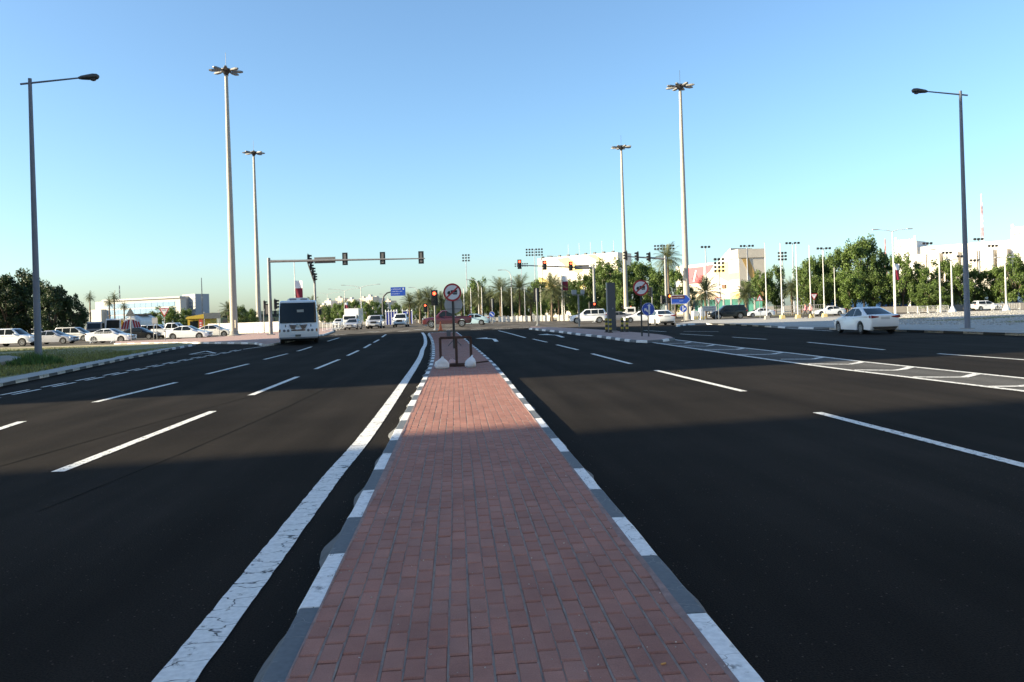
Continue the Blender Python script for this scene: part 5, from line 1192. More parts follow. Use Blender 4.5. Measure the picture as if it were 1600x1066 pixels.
# ================================================================== VEGETATION
def leaf_quad(mb, c, s, rr):
    u = Vector((rr.gauss(0, 1), rr.gauss(0, 1), rr.gauss(0, 0.7))).normalized(); w_ = Vector((rr.gauss(0, 1), rr.gauss(0, 1), rr.gauss(0, 1)))
    v = u.cross(w_).normalized()
    mb.add([c - u * s, c + v * s * 0.55, c + u * s, c - v * s * 0.55], [(0, 1, 2, 3)])
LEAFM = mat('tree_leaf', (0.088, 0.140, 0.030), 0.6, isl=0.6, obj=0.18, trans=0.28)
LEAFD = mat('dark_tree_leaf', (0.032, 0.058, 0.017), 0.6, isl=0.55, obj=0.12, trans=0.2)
BARK = mat('bark', (0.11, 0.08, 0.055), 0.9, 0.3, 5, bump=0.5, bscale=12)
def crown_mesh(seed, m, tall=1.0):
    rr = random.Random(seed); mb = MB(); cl = []
    for _ in range(58):
        a = rr.uniform(0, 6.283); z = rr.uniform(-0.95, 1.0); r_ = math.sqrt(max(0.02, 1 - abs(z) ** 2.2)) * rr.uniform(0.45, 1.0)
        cl.append(Vector((r_ * math.cos(a) * 0.46, r_ * math.sin(a) * 0.46, 0.56 + z * 0.38 + rr.uniform(-0.03, 0.05))))
    for _ in range(5): cl.append(Vector((rr.uniform(-0.3, 0.3), rr.uniform(-0.3, 0.3), rr.uniform(0.92, 1.06))))
    for c in cl:
        R_ = rr.uniform(0.075, 0.14)
        for _ in range(165):
            d = Vector((rr.gauss(0, 1), rr.gauss(0, 1), rr.gauss(0, 0.8))).normalized() * R_ * rr.random() ** 0.45
            leaf_quad(mb, c + d, rr.uniform(0.013, 0.029), rr)
    me = bpy.data.meshes.new('crown'); me.from_pydata(mb.v, [], mb.f); me.materials.append(m); return me
def trunk_mesh(seed):
    rr = random.Random(seed); mb = MB(); mb.tube([(0, 0, -0.02), (0.01, 0.005, 0.15), (0.0, 0.01, 0.34)], [0.035, 0.026, 0.022], 8)
    for k in range(6):
        a = k * 1.05 + rr.uniform(-0.3, 0.3); e = Vector((math.cos(a) * rr.uniform(0.2, 0.36), math.sin(a) * rr.uniform(0.2, 0.36), rr.uniform(0.55, 0.85)))
        mb.tube([(0, 0.01, 0.28), Vector((e.x * 0.45, e.y * 0.45, 0.28 + (e.z - 0.28) * 0.6)), e], [0.018, 0.012, 0.004], 6)
    return mb.mesh('trunk', BARK, 60)
CR = [crown_mesh(k, LEAFM) for k in range(4)]; CRD = [crown_mesh(10 + k, LEAFD) for k in range(2)]; TR = [trunk_mesh(k) for k in range(3)]
for t in (0,): pass
def tree(px, D, H, W, lab, dark=False, group='leafy trees'):
    o = thing('leafy_tree', lab, 'tree', put(px, D), rnd.uniform(0, 6.28), group); o.scale = (W, W, H)
    k = rnd.randrange(4)
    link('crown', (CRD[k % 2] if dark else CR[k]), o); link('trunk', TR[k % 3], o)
def topH(px, ytop, D): return max(1.5, hgt(px, ytop, D))
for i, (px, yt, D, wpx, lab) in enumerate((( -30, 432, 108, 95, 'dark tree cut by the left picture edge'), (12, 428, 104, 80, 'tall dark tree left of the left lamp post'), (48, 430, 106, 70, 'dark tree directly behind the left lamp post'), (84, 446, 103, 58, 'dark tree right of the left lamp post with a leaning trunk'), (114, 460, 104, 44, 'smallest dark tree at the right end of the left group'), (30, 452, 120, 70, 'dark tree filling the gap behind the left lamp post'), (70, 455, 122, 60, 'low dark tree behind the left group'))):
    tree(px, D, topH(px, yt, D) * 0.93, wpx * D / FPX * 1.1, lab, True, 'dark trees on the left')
mids = [(262, 480, 150, 32, 'round green tree behind the parked pickup on the left'), (289, 484, 155, 28, 'green tree left of the yellow kiosk'), (240, 487, 160, 24, 'low green tree right of the striped tanker'), (374, 477, 122, 30, 'green tree right beside the tall left mast'), (392, 484, 126, 22, 'low green tree between the two left masts'),
        (528, 474, 230, 20, 'green tree above the distant white car'), (541, 471, 225, 18, 'green tree behind the box truck, left side'), (556, 469, 228, 20, 'green tree behind the box truck, right side'), (572, 471, 222, 20, 'green tree left of the nearest double lamp'), (586, 470, 226, 18, 'green tree behind the waiting silver car'), (600, 472, 230, 18, 'green tree behind the curved sign arm'), (620, 474, 210, 18, 'green tree below the blue overhead sign'), (636, 476, 205, 16, 'green tree right of the blue overhead sign'), (509, 478, 270, 20, 'hazy tree right of the minibus'), (519, 480, 275, 18, 'second hazy tree right of the minibus'),
        (733, 455, 172, 24, 'green tree behind the first palms'), (747, 436, 168, 28, 'tall bright green tree left of the palm row'), (770, 462, 172, 26, 'green tree behind the middle of the palm row'), (795, 460, 174, 26, 'green tree between two tall palms'), (822, 455, 172, 30, 'green tree right of the tallest middle palm'), (840, 437, 165, 28, 'tall green tree below the wide floodlight'), (728, 462, 180, 30, 'green tree behind the round median sign'), (756, 458, 181, 30, 'green tree behind the second slim pole'), (782, 456, 182, 32, 'green tree behind the tall middle palm'), (808, 458, 180, 30, 'green tree behind the tallest middle palm'), (848, 456, 178, 30, 'green tree right of the turned-away traffic light'), (874, 452, 176, 30, 'green tree behind the banner flag'), (700, 466, 185, 30, 'green tree behind the median signs'), (676, 468, 186, 26, 'green tree behind the median traffic light'), (652, 470, 188, 26, 'green tree behind the small red light'), (861, 450, 170, 26, 'green tree behind the big palm on the right'),
        (893, 440, 152, 34, 'green tree right of the banner flag'), (912, 431, 150, 36, 'green tree behind the gantry panel'), (930, 418, 152, 36, 'green tree behind the red gantry post'), (950, 406, 150, 40, 'tall green tree in front of the yellow and white hall'), (966, 425, 146, 34, 'green tree behind the farther right mast'), (988, 411, 150, 40, 'tall green tree below the side-on signal heads'), (1010, 409, 152, 40, 'tall green tree left of the date palm'), (1030, 420, 148, 34, 'green tree behind the no trucks sign'), (1056, 418, 146, 34, 'green tree between date palm and right mast'), (1078, 446, 150, 22, 'small tree right behind the nearer right mast'), (942, 448, 140, 30, 'lower green tree behind the camera cabinet'), (975, 452, 138, 30, 'low green tree behind the striped bollards'), (905, 458, 140, 28, 'low green tree behind the white off-road car'), (1018, 450, 140, 32, 'low green tree between the round signs'),
        (1175, 438, 150, 30, 'green tree right of the square tower'), (1193, 424, 146, 32, 'green tree behind the warning triangle'), (1213, 418, 148, 30, 'green tree between the first two flagpoles'), (1252, 420, 142, 30, 'green tree left of the big tree group'), (1268, 402, 140, 38, 'tree at the left of the big tree group'), (1292, 401, 142, 40, 'tree behind the fifth flagpole'), (1312, 391, 140, 42, 'tall tree behind the farthest flagpole'), (1336, 376, 138, 44, 'tallest pointed tree of the big group, left peak'), (1363, 374, 138, 44, 'tallest pointed tree of the big group, right peak'), (1388, 400, 140, 36, 'tree left of the double-arm lamp'), (1280, 432, 134, 36, 'lower tree in front of the big group, left'), (1325, 425, 133, 44, 'lower tree in front of the big group, middle'), (1368, 428, 133, 40, 'lower tree in front of the big group, right'),
        (1412, 399, 132, 40, 'tree under the left tower of the fort-like building'), (1432, 412, 134, 34, 'tree right of the double-arm lamp'), (1452, 420, 130, 34, 'tree left of the two-lamp white post'), (1479, 407, 132, 40, 'tree behind the flared white post'), (1500, 414, 130, 36, 'tree just left of the right lamp post'), (1522, 420, 131, 34, 'tree right of the right lamp post'), (1547, 420, 132, 34, 'tree behind the white hatchback'), (1563, 414, 130, 34, 'tree left of the last white post'), (1588, 400, 128, 42, 'tall tree at the right picture edge'), (1616, 404, 128, 44, 'tree cut by the right picture edge'), (1446, 446, 122, 34, 'bushy low tree behind the pale barriers'), (1470, 450, 121, 30, 'bushy low tree behind the two-lamp post')]
for (px, yt, D, wpx, lab) in mids: tree(px, D, topH(px, yt, D) * 0.93, wpx * D / FPX * 1.25, lab, False, 'green trees around the junction')
# palms
FROND = mat('palm_frond', (0.10, 0.115, 0.05), 0.55, isl=0.4, obj=0.15, trans=0.2)
FRONDD = mat('dark_palm_frond', (0.03, 0.045, 0.022), 0.55, isl=0.4, trans=0.12)
def palm_crown(seed, m, droop=1.0, n=46, leaf=0.36):
    rr = random.Random(seed); mb = MB()
    for k in range(n):
        az = k * 2.39996 + rr.uniform(-0.2, 0.2); el = R(82 - 118 * (k / n) ** 0.9 + rr.uniform(-6, 6)); L_ = rr.uniform(0.85, 1.08)
        d = Vector((math.cos(az) * math.cos(el), math.sin(az) * math.cos(el), math.sin(el))); side = Vector((-math.sin(az), math.cos(az), 0)); p = Vector((0, 0, 0)); pts = []
        for j in range(9):
            pts.append(p.copy()); p = p + d * L_ / 8; d = (d + Vector((0, 0, -0.13 * droop))).normalized()
        for j in range(8):
            a, b = pts[j], pts[j + 1]; w_ = 0.012 * (1 - j / 9); mb.add([a - side * w_, a + side * w_, b + side * w_ * 0.8, b - side * w_ * 0.8], [(0, 1, 2, 3)])
            if j == 0: continue
            ll = leaf * math.sin(math.pi * (0.18 + 0.75 * j / 8)) * rr.uniform(0.85, 1.1)
            for h in (0.0, 0.25, 0.5, 0.75):
                q = a.lerp(b, h); t = (b - a).normalized(); upv = side.cross(t)
                for s_ in (-1, 1):
                    e = q + (side * s_ * 0.75 + t * 0.75 + upv * rr.uniform(-0.15, 0.4)).normalized() * ll - Vector((0, 0, 0.04 * rr.random())); mb.add([q - t * 0.011, q + t * 0.011, e], [(0, 1, 2)])
    me = bpy.data.meshes.new('palm_crown'); me.from_pydata(mb.v, [], mb.f); me.materials.append(m); return me
PC = [palm_crown(k, FROND) for k in range(3)]; PCD = palm_crown(9, FRONDD, 0.8); PCF = palm_crown(5, FROND, 1.6, 40, 0.25)
def palm_trunk():
    mb = MB(); P = []; Q = []
    for j in range(17): P.append((0.01 * math.sin(j), 0, j / 16)); Q.append((0.075 if j % 2 else 0.062) * (1.15 - 0.25 * j / 16))
    return mb.tube(P, Q, 8).mesh('palm_trunk', mat('palm_bark', (0.15, 0.11, 0.075), 0.95, 0.3, 8, bump=0.5))
PT = palm_trunk()
def palm(px, D, ytop, rpx, lab, crown=None, dark=False):
    o = thing('palm_tree', lab, 'palm', put(px, D), 0, 'palm trees'); r_ = rpx * D / FPX * 1.4; H = max(0.6, hgt(px, ytop, D) - r_ * 0.60)
    t = link('trunk', PT, o); t.scale = (2.6, 2.6, H)
    c = link('fronds', crown or (PCD if dark else PC[rnd.randrange(3)]), o); c.location = (0, 0, H); c.scale = (r_, r_, r_); c.rotation_euler = (0, 0, rnd.uniform(0, 6))
for (px, yt, r_, D, lab) in ((641, 462, 13, 145, 'palm left of the small red light'), (657, 458, 14, 148, 'palm right behind the small red light'), (670, 454, 16, 140, 'palm behind the median traffic light'), (690, 460, 14, 150, 'palm left behind the round median sign'), (722, 462, 13, 152, 'palm right of the round median sign'), (735, 458, 13, 150, 'palm under the lone floodlight'), (753, 452, 15, 148, 'palm below the curved lamp left of centre'), (767, 455, 13, 152, 'short palm behind the blue disc'), (783, 440, 19, 146, 'tall palm left of the slim middle poles'), (799, 452, 15, 152, 'palm between the two tall middle palms'), (813, 436, 19, 146, 'tallest palm of the middle row'), (830, 456, 14, 150, 'palm left of the turned-away traffic light'), (863, 434, 21, 138, 'large palm left of the banner flag'), (874, 440, 19, 142, 'palm behind the banner flag')):
    palm(px, D, yt, r_, lab)
palm(1046, 128, 388, 19, 'tall date palm behind the right signal gantry')
palm(1103, 114, 438, 23, 'squat dark palm in front of the green screen', dark=True)
palm(1166, 135, 446, 16, 'palm at the foot of the square tower')
palm(1238, 132, 440, 14, 'small palm between the second and third flagpole')
palm(142, 190, 458, 7.5, 'fan palm at the left end of the glass office block', PCF)
palm(172, 190, 466, 7.5, 'shorter of the two fan palms standing together', PCF)
palm(180, 188, 458, 8, 'taller of the two fan palms standing together', PCF)
palm(195, 185, 472, 7, 'small fan palm just left of the triangular sign', PCF)
palm(358, 150, 474, 12, 'palm behind the tall left mast', None)
palm(488, 170, 466, 11, 'palm behind the minibus roof', None)
palm(497, 175, 476, 9, 'low palm right of the minibus roof', None)

# ================================================================== BUILDINGS
def facade(px0, D0, px1, D1):
    a, b = put(px0, D0), put(px1, D1); u = Vector((b.x - a.x, b.y - a.y, 0)); L_ = u.length; u.normalize(); return a, u, L_, Vector((u.y, -u.x, 0))
HALLW = mat('hall_white', (0.66, 0.61, 0.52), 0.8, 0.05, 0.3); HALLY = mat('hall_yellow', (0.70, 0.54, 0.22), 0.8, 0.08, 0.3)
def block(parent, name, a, u, nrm, x0, x1, d0, d1, z0, z1, m):
    # box along a facade frame: x along u, d behind the facade
    mb = MB(); V = [a + u * x - nrm * d + Vector((0, 0, z)) - Vector((0, 0, a.z)) for z in (z0, z1) for d in (d0, d1) for x in (x0, x1)]
    return mb.add(V, [(0, 1, 3, 2), (4, 6, 7, 5), (0, 4, 5, 1), (2, 3, 7, 6), (0, 2, 6, 4), (1, 5, 7, 3)]).build(name, m, parent)
def poly_on(parent, name, a, u, nrm, pts, m, off=0.06, th=0.05):
    b0 = Vector((a.x, a.y, 0)) + nrm * off
    return MB().prism(pts, b0, u, (0, 0, 1), nrm * th).build(name, m, parent)
# hall 1
a, u, L_, nr = facade(843, 312, 968, 291); o = thing('sports_hall', 'large white hall with yellow swooshes behind the red signal gantry', 'building')
H1 = 23.5
block(o, 'wall', a, u, nr, 0, L_, 0, 11, 0, H1, HALLW)
q = lambda cx, cy: ((cx - 265) / 745 * L_, (480 - cy) / 300 * 17 + 7.0)
for pts in ([(455, 205), (560, 195), (700, 295), (650, 312), (560, 275), (500, 232)], [(735, 192), (810, 186), (880, 236), (820, 228)], [(268, 320), (330, 330), (445, 395), (400, 425), (300, 385), (268, 360)], [(630, 405), (770, 350), (775, 380), (650, 435)], [(940, 330), (1008, 290), (1008, 330)]):
    poly_on(o, 'yellow_swoosh', a, u, nr, [(max(0.1, min(L_ - 0.1, x)), min(H1 - 0.2, z)) for x, z in (q(*p) for p in pts)], HALLY)
for k in range(9): block(o, 'roof_unit', a, u, nr, L_ * (0.04 + 0.11 * k), L_ * (0.04 + 0.11 * k) + 0.9, 0.5, 1.4, H1, H1 + 0.7, DKMETAL)
for k in range(5): p = a + u * L_ * (0.35 + 0.14 * k) - nr * 3; MB().tube([(p.x, p.y, H1), (p.x, p.y, H1 + 5)], 0.06, 6).build('roof_mast', MATS['pole_pale'], o)
block(o, 'cornice_line', a, u, nr, 0, L_, -0.05, 0, H1 - 5.2, H1 - 5.0, mat('joint_line', (0.45, 0.43, 0.40), 0.8))
# hall 2 with mural, and tower
a, u, L_, nr = facade(1058, 250, 1143, 226); o = thing('mural_hall', 'white hall with a red mural and yellow slope left of the square tower', 'building')
H2 = 15.2
block(o, 'wall', a, u, nr, 0, L_, 0, 6, 0, H2, HALLW); block(o, 'lower_wall', a, u, nr, 0, L_, -0.12, 0, 0, 6.6, mat('beige_wall', (0.50, 0.42, 0.32), 0.85, 0.06, 0.4))
x_ = lambda px: (px - 1058) / 85 * L_
poly_on(o, 'red_mural', a, u, nr, [(x_(1072), 9.3), (x_(1099), 9.3), (x_(1103), 10.8), (x_(1104), 14.3), (x_(1072), 14.3)], mat('mural_red', (0.60, 0.10, 0.12), 0.7))
poly_on(o, 'red_mural', a, u, nr, [(x_(1105.5), 11.6), (x_(1113), 12.6), (x_(1120), 14.6), (x_(1105.5), 14.5)], MATS['mural_red'])
poly_on(o, 'mural_figure', a, u, nr, [(x_(1087), 10.0), (x_(1089), 10.0), (x_(1093), 13.4), (x_(1091.5), 13.4)], SIGNW, 0.13)
poly_on(o, 'yellow_slope', a, u, nr, [(x_(1118), 12.4), (x_(1131), 10.2), (x_(1142.5), 9.0), (x_(1142.5), 14.9), (x_(1136), 14.9)], HALLY)
V = [a + u * x_(1124) - Vector((0, 0, a.z)), a + u * L_ - Vector((0, 0, a.z))]
MB().prism([(x_(1124), H2), (L_, H2), (L_, H2 + 3.6)], Vector((a.x, a.y, 0)) - nr * 0.3, u, (0, 0, 1), -nr * 8).build('sloped_roof', HALLW, o)
block(o, 'vent_box', a, u, nr, x_(1132), x_(1137), -0.5, 0, 7.3, 8.4, mat('brown_box', (0.14, 0.08, 0.05), 0.7))
p0 = put(1157, 215); o = thing('square_tower', 'square pale tower with a tan diagonal band on the right', 'building')
tw, td, th = 7.2, 8.0, 17.6
MB().bbox(p0.x, p0.x + tw, p0.y, p0.y + td, 0, th).build('wall', mat('tower_grey', (0.48, 0.44, 0.38), 0.85, 0.06, 0.5), o)
MB().bbox(p0.x - 0.25, p0.x + tw + 0.25, p0.y - 0.25, p0.y + td + 0.25, th - 2.4, th).build('parapet', MATS['tower_grey'], o)
MB().prism([(0.8, th - 2.6), (2.8, th - 2.6), (6.6, 5.5), (6.6, 2.0)], (p0.x, p0.y - 0.02, 0), (1, 0, 0), (0, 0, 1), (0, -0.05, 0)).build('tan_band', mat('tan_paint', (0.42, 0.27, 0.10), 0.85), o)
for z0, z1 in ((9.5, 11.3), (3.0, 6.0)): MB().bbox(p0.x - 0.06, p0.x, p0.y + 0.2, p0.y + td - 0.2, z0, z1).build('yellow_panel', HALLY, o)
# fort-like building
a, u, L_, nr = facade(1403, 222, 1640, 196); o = thing('fort_building', 'white fort-like building with crenellated towers behind the right trees', 'building'); FW = mat('fort_white', (0.62, 0.60, 0.57), 0.8, 0.04, 0.4)
x_ = lambda px: (px - 1403) / 237 * L_
HW = 16.8
block(o, 'wall', a, u, nr, 0, L_, 0, 25, 0, HW, FW)
for x0, x1, zt in ((0, x_(1441), HW + 1.8), (x_(1590), x_(1634), HW + 2.6)):
    t_ = block(o, 'tower', a, u, nr, x0, x1, -1.2, 7, 0, zt, FW)
    n_ = 8
    for k in range(n_):
        w_ = (x1 - x0) / n_; b_ = block(t_, 'merlon', a, u, nr, x0 + k * w_ + w_ * 0.15, x0 + k * w_ + w_ * 0.85, -1.2, -0.8, zt, zt + (1.3 if k in (0, n_ - 1) else 0.55), FW)
    for k in range(6): block(t_, 'drain_hole', a, u, nr, x0 + (k + 0.7) * (x1 - x0) / 6.6, x0 + (k + 0.7) * (x1 - x0) / 6.6 + 0.35, -1.23, -1.19, zt - 1.5, zt - 1.15, mat('hole_dark', (0.2, 0.19, 0.18), 0.9))
RIB = mat('rib_stone', (0.58, 0.54, 0.48), 0.85, 0.08, 1.0)
for x0, x1 in ((1446, 1460), (1464, 1483), (1489, 1512), (1519, 1541), (1547, 1566), (1572, 1586)):
    b_ = block(o, 'bay', a, u, nr, x_(x0), x_(x1), -3.0, 0, 0, 14.6, RIB)
    for k in range(9): block(b_, 'stone_course', a, u, nr, x_(x0) - 0.05, x_(x1) + 0.05, -3.08, -2.9, 2.2 + k * 1.35, 3.3 + k * 1.35, RIB)
# left offices
GB = mat('office_glass', (0.07, 0.19, 0.32), 0.25, 0.15, 0.2, spec=0.8); OW = mat('office_white', (0.40, 0.39, 0.37), 0.8)
a, u, L_, nr = facade(150, 440, 283, 415); o = thing('glass_office', 'long low glass office block beyond the parked trucks', 'building'); HG = hgt(230, 463, 425) * 0.9
block(o, 'wall', a, u, nr, 0, L_, 0, 4, 0, HG, OW); n_ = 4
for k in range(n_):
    z0 = HG * (0.10 + 0.21 * k)
    for j in range(12): block(o, 'window', a, u, nr, L_ * (0.15 + 0.066 * j), L_ * (0.15 + 0.066 * j + 0.063), -0.15, 0, z0, z0 + HG * 0.165, GB)
block(o, 'roof_edge', a, u, nr, L_ * 0.1, L_ * 1.01, -1.0, 3, HG, HG + 0.9, mat('roof_grey', (0.35, 0.35, 0.36), 0.7)); block(o, 'side_wing', a, u, nr, -L_ * 0.02, L_ * 0.13, -3, 10, 0, HG * 0.72, OW)
a, u, L_, nr = facade(286, 440, 306, 430); o = thing('striped_office', 'white office tower with thin window lines left of the tall mast', 'building'); HS = hgt(300, 460, 435)
block(o, 'wall', a, u, nr, 0, L_, 0, 8, 0, HS, OW); block(o, 'grey_side_sheet', a, u, nr, L_, L_ + 0.3, 0.0, 8, 0, HS, mat('grey_side_sheet', (0.26, 0.29, 0.33), 0.6))  # thin grey sheet laid over the right side wall
for k in range(7): block(o, 'window_line', a, u, nr, 0.3, L_ - 0.2, -0.08, 0, HS * (0.12 + 0.12 * k), HS * (0.155 + 0.12 * k), mat('window_line', (0.2, 0.24, 0.28), 0.4))
block(thing('office_block', 'narrow white block between the glass office and the striped tower', 'building'), 'wall', *(lambda f: (f[0], f[1], f[3]))(facade(274, 432, 285, 428)), 0, 4, 0, 10, 0, hgt(280, 463, 430), OW)
# distant town
CITY = [mat('town_%d' % k, c, 0.9, 0.1, 0.2) for k, c in enumerate(((0.55, 0.47, 0.38), (0.60, 0.55, 0.48), (0.45, 0.42, 0.40), (0.56, 0.44, 0.36)))]
WN = mat('town_window', (0.16, 0.17, 0.19), 0.4)
tw_ = [(505, 477, 9, 'behind the minibus edge'), (513, 470, 10, 'below the farthest double lamp'), (522, 474, 10, 'grey, third from the minibus'), (531, 466, 11, 'left of the box truck lamp'), (541, 474, 9, 'low, behind the dark banner'), (549, 468, 10, 'above the box truck'), (559, 471, 9, 'right of the box truck'), (568, 466, 10, 'behind the nearest double lamp'), (578, 464, 10, 'tallest right of the nearest double lamp'), (588, 466, 11, 'pinkish, left of the curved sign arm'), (598, 472, 8, 'behind the curved sign arm'), (607, 470, 9, 'right of the curved sign arm'), (497, 480, 8, 'half hidden by the minibus')]
for i, (px, yt, wpx, lab) in enumerate(tw_):
    D = 760 + 40 * (i % 4); a, u, L_, nr = facade(px - wpx / 2, D, px + wpx / 2, D - 3); H_ = hgt(px, yt, D)
    o = thing('town_house', 'distant pale town building ' + lab, 'building', group='town buildings on the horizon'); block(o, 'wall', a, u, nr, 0, L_, 0, 12, 0, H_, CITY[i % 4])
    for k in range(3):
        for j in range(3): block(o, 'window', a, u, nr, L_ * (0.12 + 0.3 * j), L_ * (0.28 + 0.3 * j), -0.1, 0, H_ * (0.42 + 0.18 * k), H_ * (0.50 + 0.18 * k), WN)
    block(o, 'roof_hut', a, u, nr, L_ * 0.2, L_ * 0.5, 2, 6, H_, H_ + 2.2, CITY[(i + 1) % 4])
# unseen blocks: left pair shadows the road, right one added to bounce warm light
for (x0, x1, y0, y1, h_, lab) in ((-95, -70, -62, -6.3, 46, 'tall beige block left behind the camera, its shadow darkens the near road'), (-95, -70, 7.5, 47.3, 46, 'tall beige block left of the road, its shadow lies over the junction approach'), (48, 70, -70, 6, 44, 'tall beige block added unseen right of the road, bounces warm light onto it')):
    o = thing('office_block', lab, 'building'); MB().bbox(x0, x1, y0, y1, 0, h_).build('wall', mat('block_beige', (0.46, 0.40, 0.32), 0.85, 0.08, 0.3), o)
    for k in range(12):
        for j in range(6): MB().bbox(*((x1, x1 + 0.06) if x1 < 0 else (x0 - 0.06, x0)), y0 + 2 + j * (y1 - y0 - 3) / 6, y0 + 2 + (j + 0.7) * (y1 - y0 - 3) / 6, 3 + k * 3.5, 5 + k * 3.5).build('window', GLASS, o)
    MB().bbox(x0 - 0.3, x1 + 0.3, y0 - 0.01, y1 + 0.01, h_, h_ + 0.6).build('parapet', MATS['block_beige'], o)

# ================================================================== WALLS, FENCES, KIOSKS
def wall_run(name, px0, D0, px1, D1, z0, z1, m, lab, cat='wall', th=0.25, n=1, gap=0.0, cap=None, part='panel'):
    a, u, L_, nr = facade(px0, D0, px1, D1); o = thing(name, lab, cat)
    for k in range(n): block(o, part, a, u, nr, L_ * k / n + gap, L_ * (k + 1) / n - gap, 0, th, z0, z1, m)
    if cap:
        for k in range(n): block(o, 'pier', a, u, nr, L_ * k / n - 0.15, L_ * k / n + 0.15, -0.08, th + 0.08, 0, z1 + 0.15, cap)
    return o
WWALL = mat('white_wall', (0.68, 0.64, 0.58), 0.85, 0.1, 0.6)
wall_run('garden_wall', 738, 144, 774, 143, 0, 1.25, WWALL, 'low white wall left of the blue keep-right disc', n=5, cap=WWALL)
wall_run('garden_wall', 780, 143, 829, 142, 0, 1.25, WWALL, 'low white wall below the middle palms', n=7, cap=WWALL)
wall_run('garden_wall', 834, 142, 859, 141, 0, 1.25, WWALL, 'low white wall behind the turned-away traffic light', n=4, cap=WWALL)
wall_run('garden_wall', 872, 141, 925, 140, 0, 1.2, WWALL, 'low white wall behind the white off-road car', n=7, cap=WWALL)
wall_run('compound_wall', 325, 118, 440, 114, 0, 1.65, WWALL, 'plain white wall behind the two left masts', n=8, gap=0.02)
wall_run('green_screen', 1085, 145, 1192, 138, 0.2, 3.2, mat('green_screen', (0.02, 0.16, 0.13), 0.7, 0.2, 0.8), 'green mesh screen fence behind the squat dark palm', 'fence', 0.06, 9, 0.03, cap=GALV)
wall_run('blue_fence', 1283, 152, 1420, 146, 0.6, 3.4, mat('blue_fence', (0.02, 0.09, 0.25), 0.6, 0.2, 0.8), 'blue panel fence under the big tree group', 'fence', 0.06, 10, 0.03, cap=DKMETAL)
wall_run('blue_fence', 1425, 145, 1620, 138, 0.6, 2.8, mat('blue_fence_pale', (0.10, 0.17, 0.27), 0.6, 0.2, 0.8), 'pale blue panel fence under the trees at far right', 'fence', 0.06, 12, 0.03, cap=DKMETAL)
wall_run('low_wall', 1330, 128, 1640, 122, 0, 1.0, mat('grey_low_wall', (0.20, 0.19, 0.18), 0.9, 0.15, 0.6), 'low grey wall running behind the gravel on the right', n=14, gap=0.01)
a, u, L_, nr = facade(1192, 132, 1290, 128); o = thing('mesh_railing', 'thin grey railing between the flagpoles and the trees', 'fence')
for k in range(29): block(o, 'post', a, u, nr, L_ * k / 28 - 0.025, L_ * k / 28 + 0.025, 0, 0.05, 0, 1.7, GALV)
for z in (0.3, 1.0, 1.65): block(o, 'rail', a, u, nr, 0, L_, 0.05, 0.09, z, z + 0.06, GALV)
loft_sheet('far_lawn', [put(1180, 131), put(1300, 127)], [put(1180, 150), put(1300, 150)], GRASSG, 0.03, 10, 3)['kind'] = 'structure'
for i, (px, hz, lab) in enumerate(((1086, 1.3, 'left white and yellow road block behind the blue disc'), (1097, 1.7, 'right white and yellow road block behind the blue disc'))):
    o = thing('road_block', lab, 'road block', put(px, 109), 0.1); MB().prism([(-0.42, 0), (0.42, 0), (0.36, 0.3), (0.3, hz), (-0.3, hz), (-0.36, 0.3)], (0, -0.4, 0), (1, 0, 0), (0, 0, 1), (0, 0.8, 0)).build('block_body', WHITE, o)
    for s_ in (-1, 0, 1): MB().prism([(-0.12 + s_ * 0.24, 0.1), (0.0 + s_ * 0.24, 0.1), (0.10 + s_ * 0.24, 0.55), (-0.02 + s_ * 0.24, 0.55)], (0, -0.403, 0), (1, 0, 0), (0, 0, 1), (0, -0.01, 0)).build('yellow_stripe', mat('stripe_yellow', (0.7, 0.5, 0.04), 0.6), o)
# kiosks and signs on the left
o = thing('fuel_kiosk', 'yellow canopied kiosk left of the tall mast', 'kiosk', put(309, 140))
MB().bbox(-1.7, 2.2, 0, 4, 0, 2.6).build('wall', mat('kiosk_yellow', (0.50, 0.34, 0.04), 0.7), o); MB().prism([(-1.9, 2.6), (2.6, 2.6), (2.7, 3.6), (-1.6, 3.0)], (0, -0.6, 0), (1, 0, 0), (0, 0, 1), (0, 5, 0)).build('canopy', MATS['kiosk_yellow'], o); MB().bbox(-1.3, 0.1, -0.05, 0, 1.0, 2.2).build('window', GLASS, o)
o = thing('sign_pillar', 'red pillar sign with white marks in front of the yellow kiosk', 'sign', put(314.5, 125)); MB().bbox(-0.27, 0.27, -0.12, 0.12, 0, 2.35).build('pillar', mat('pillar_red', (0.55, 0.07, 0.05), 0.5), o); t = MB(); [t.bbox(-0.16, 0.12, -0.125, -0.12, 0.9 + 0.4 * k, 1.1 + 0.4 * k) for k in range(3)]; t.build('lettering', SIGNW, o)
o = thing('green_shed', 'long dark green shed behind the white wall on the left', 'shed', put(392, 160)); gs = mat('shed_green', (0.02, 0.05, 0.04), 0.7, 0.2, 0.5)
MB().bbox(-6, 7.5, 0, 6, 0, 3.2).build('wall', gs, o); MB().prism([(-6.3, 3.2), (7.8, 3.2), (7.4, 3.9), (-5.9, 3.9)], (0, -0.3, 0), (1, 0, 0), (0, 0, 1), (0, 6.6, 0)).build('roof', mat('shed_roof', (0.06, 0.10, 0.09), 0.6), o)
for k in range(6): MB().bbox(-5.5 + 2.2 * k, -4.1 + 2.2 * k, -0.04, 0, 0.4, 2.4).build('shutter', DKMETAL, o)
BB = mat('booth_blue', (0.03, 0.06, 0.36), 0.6)
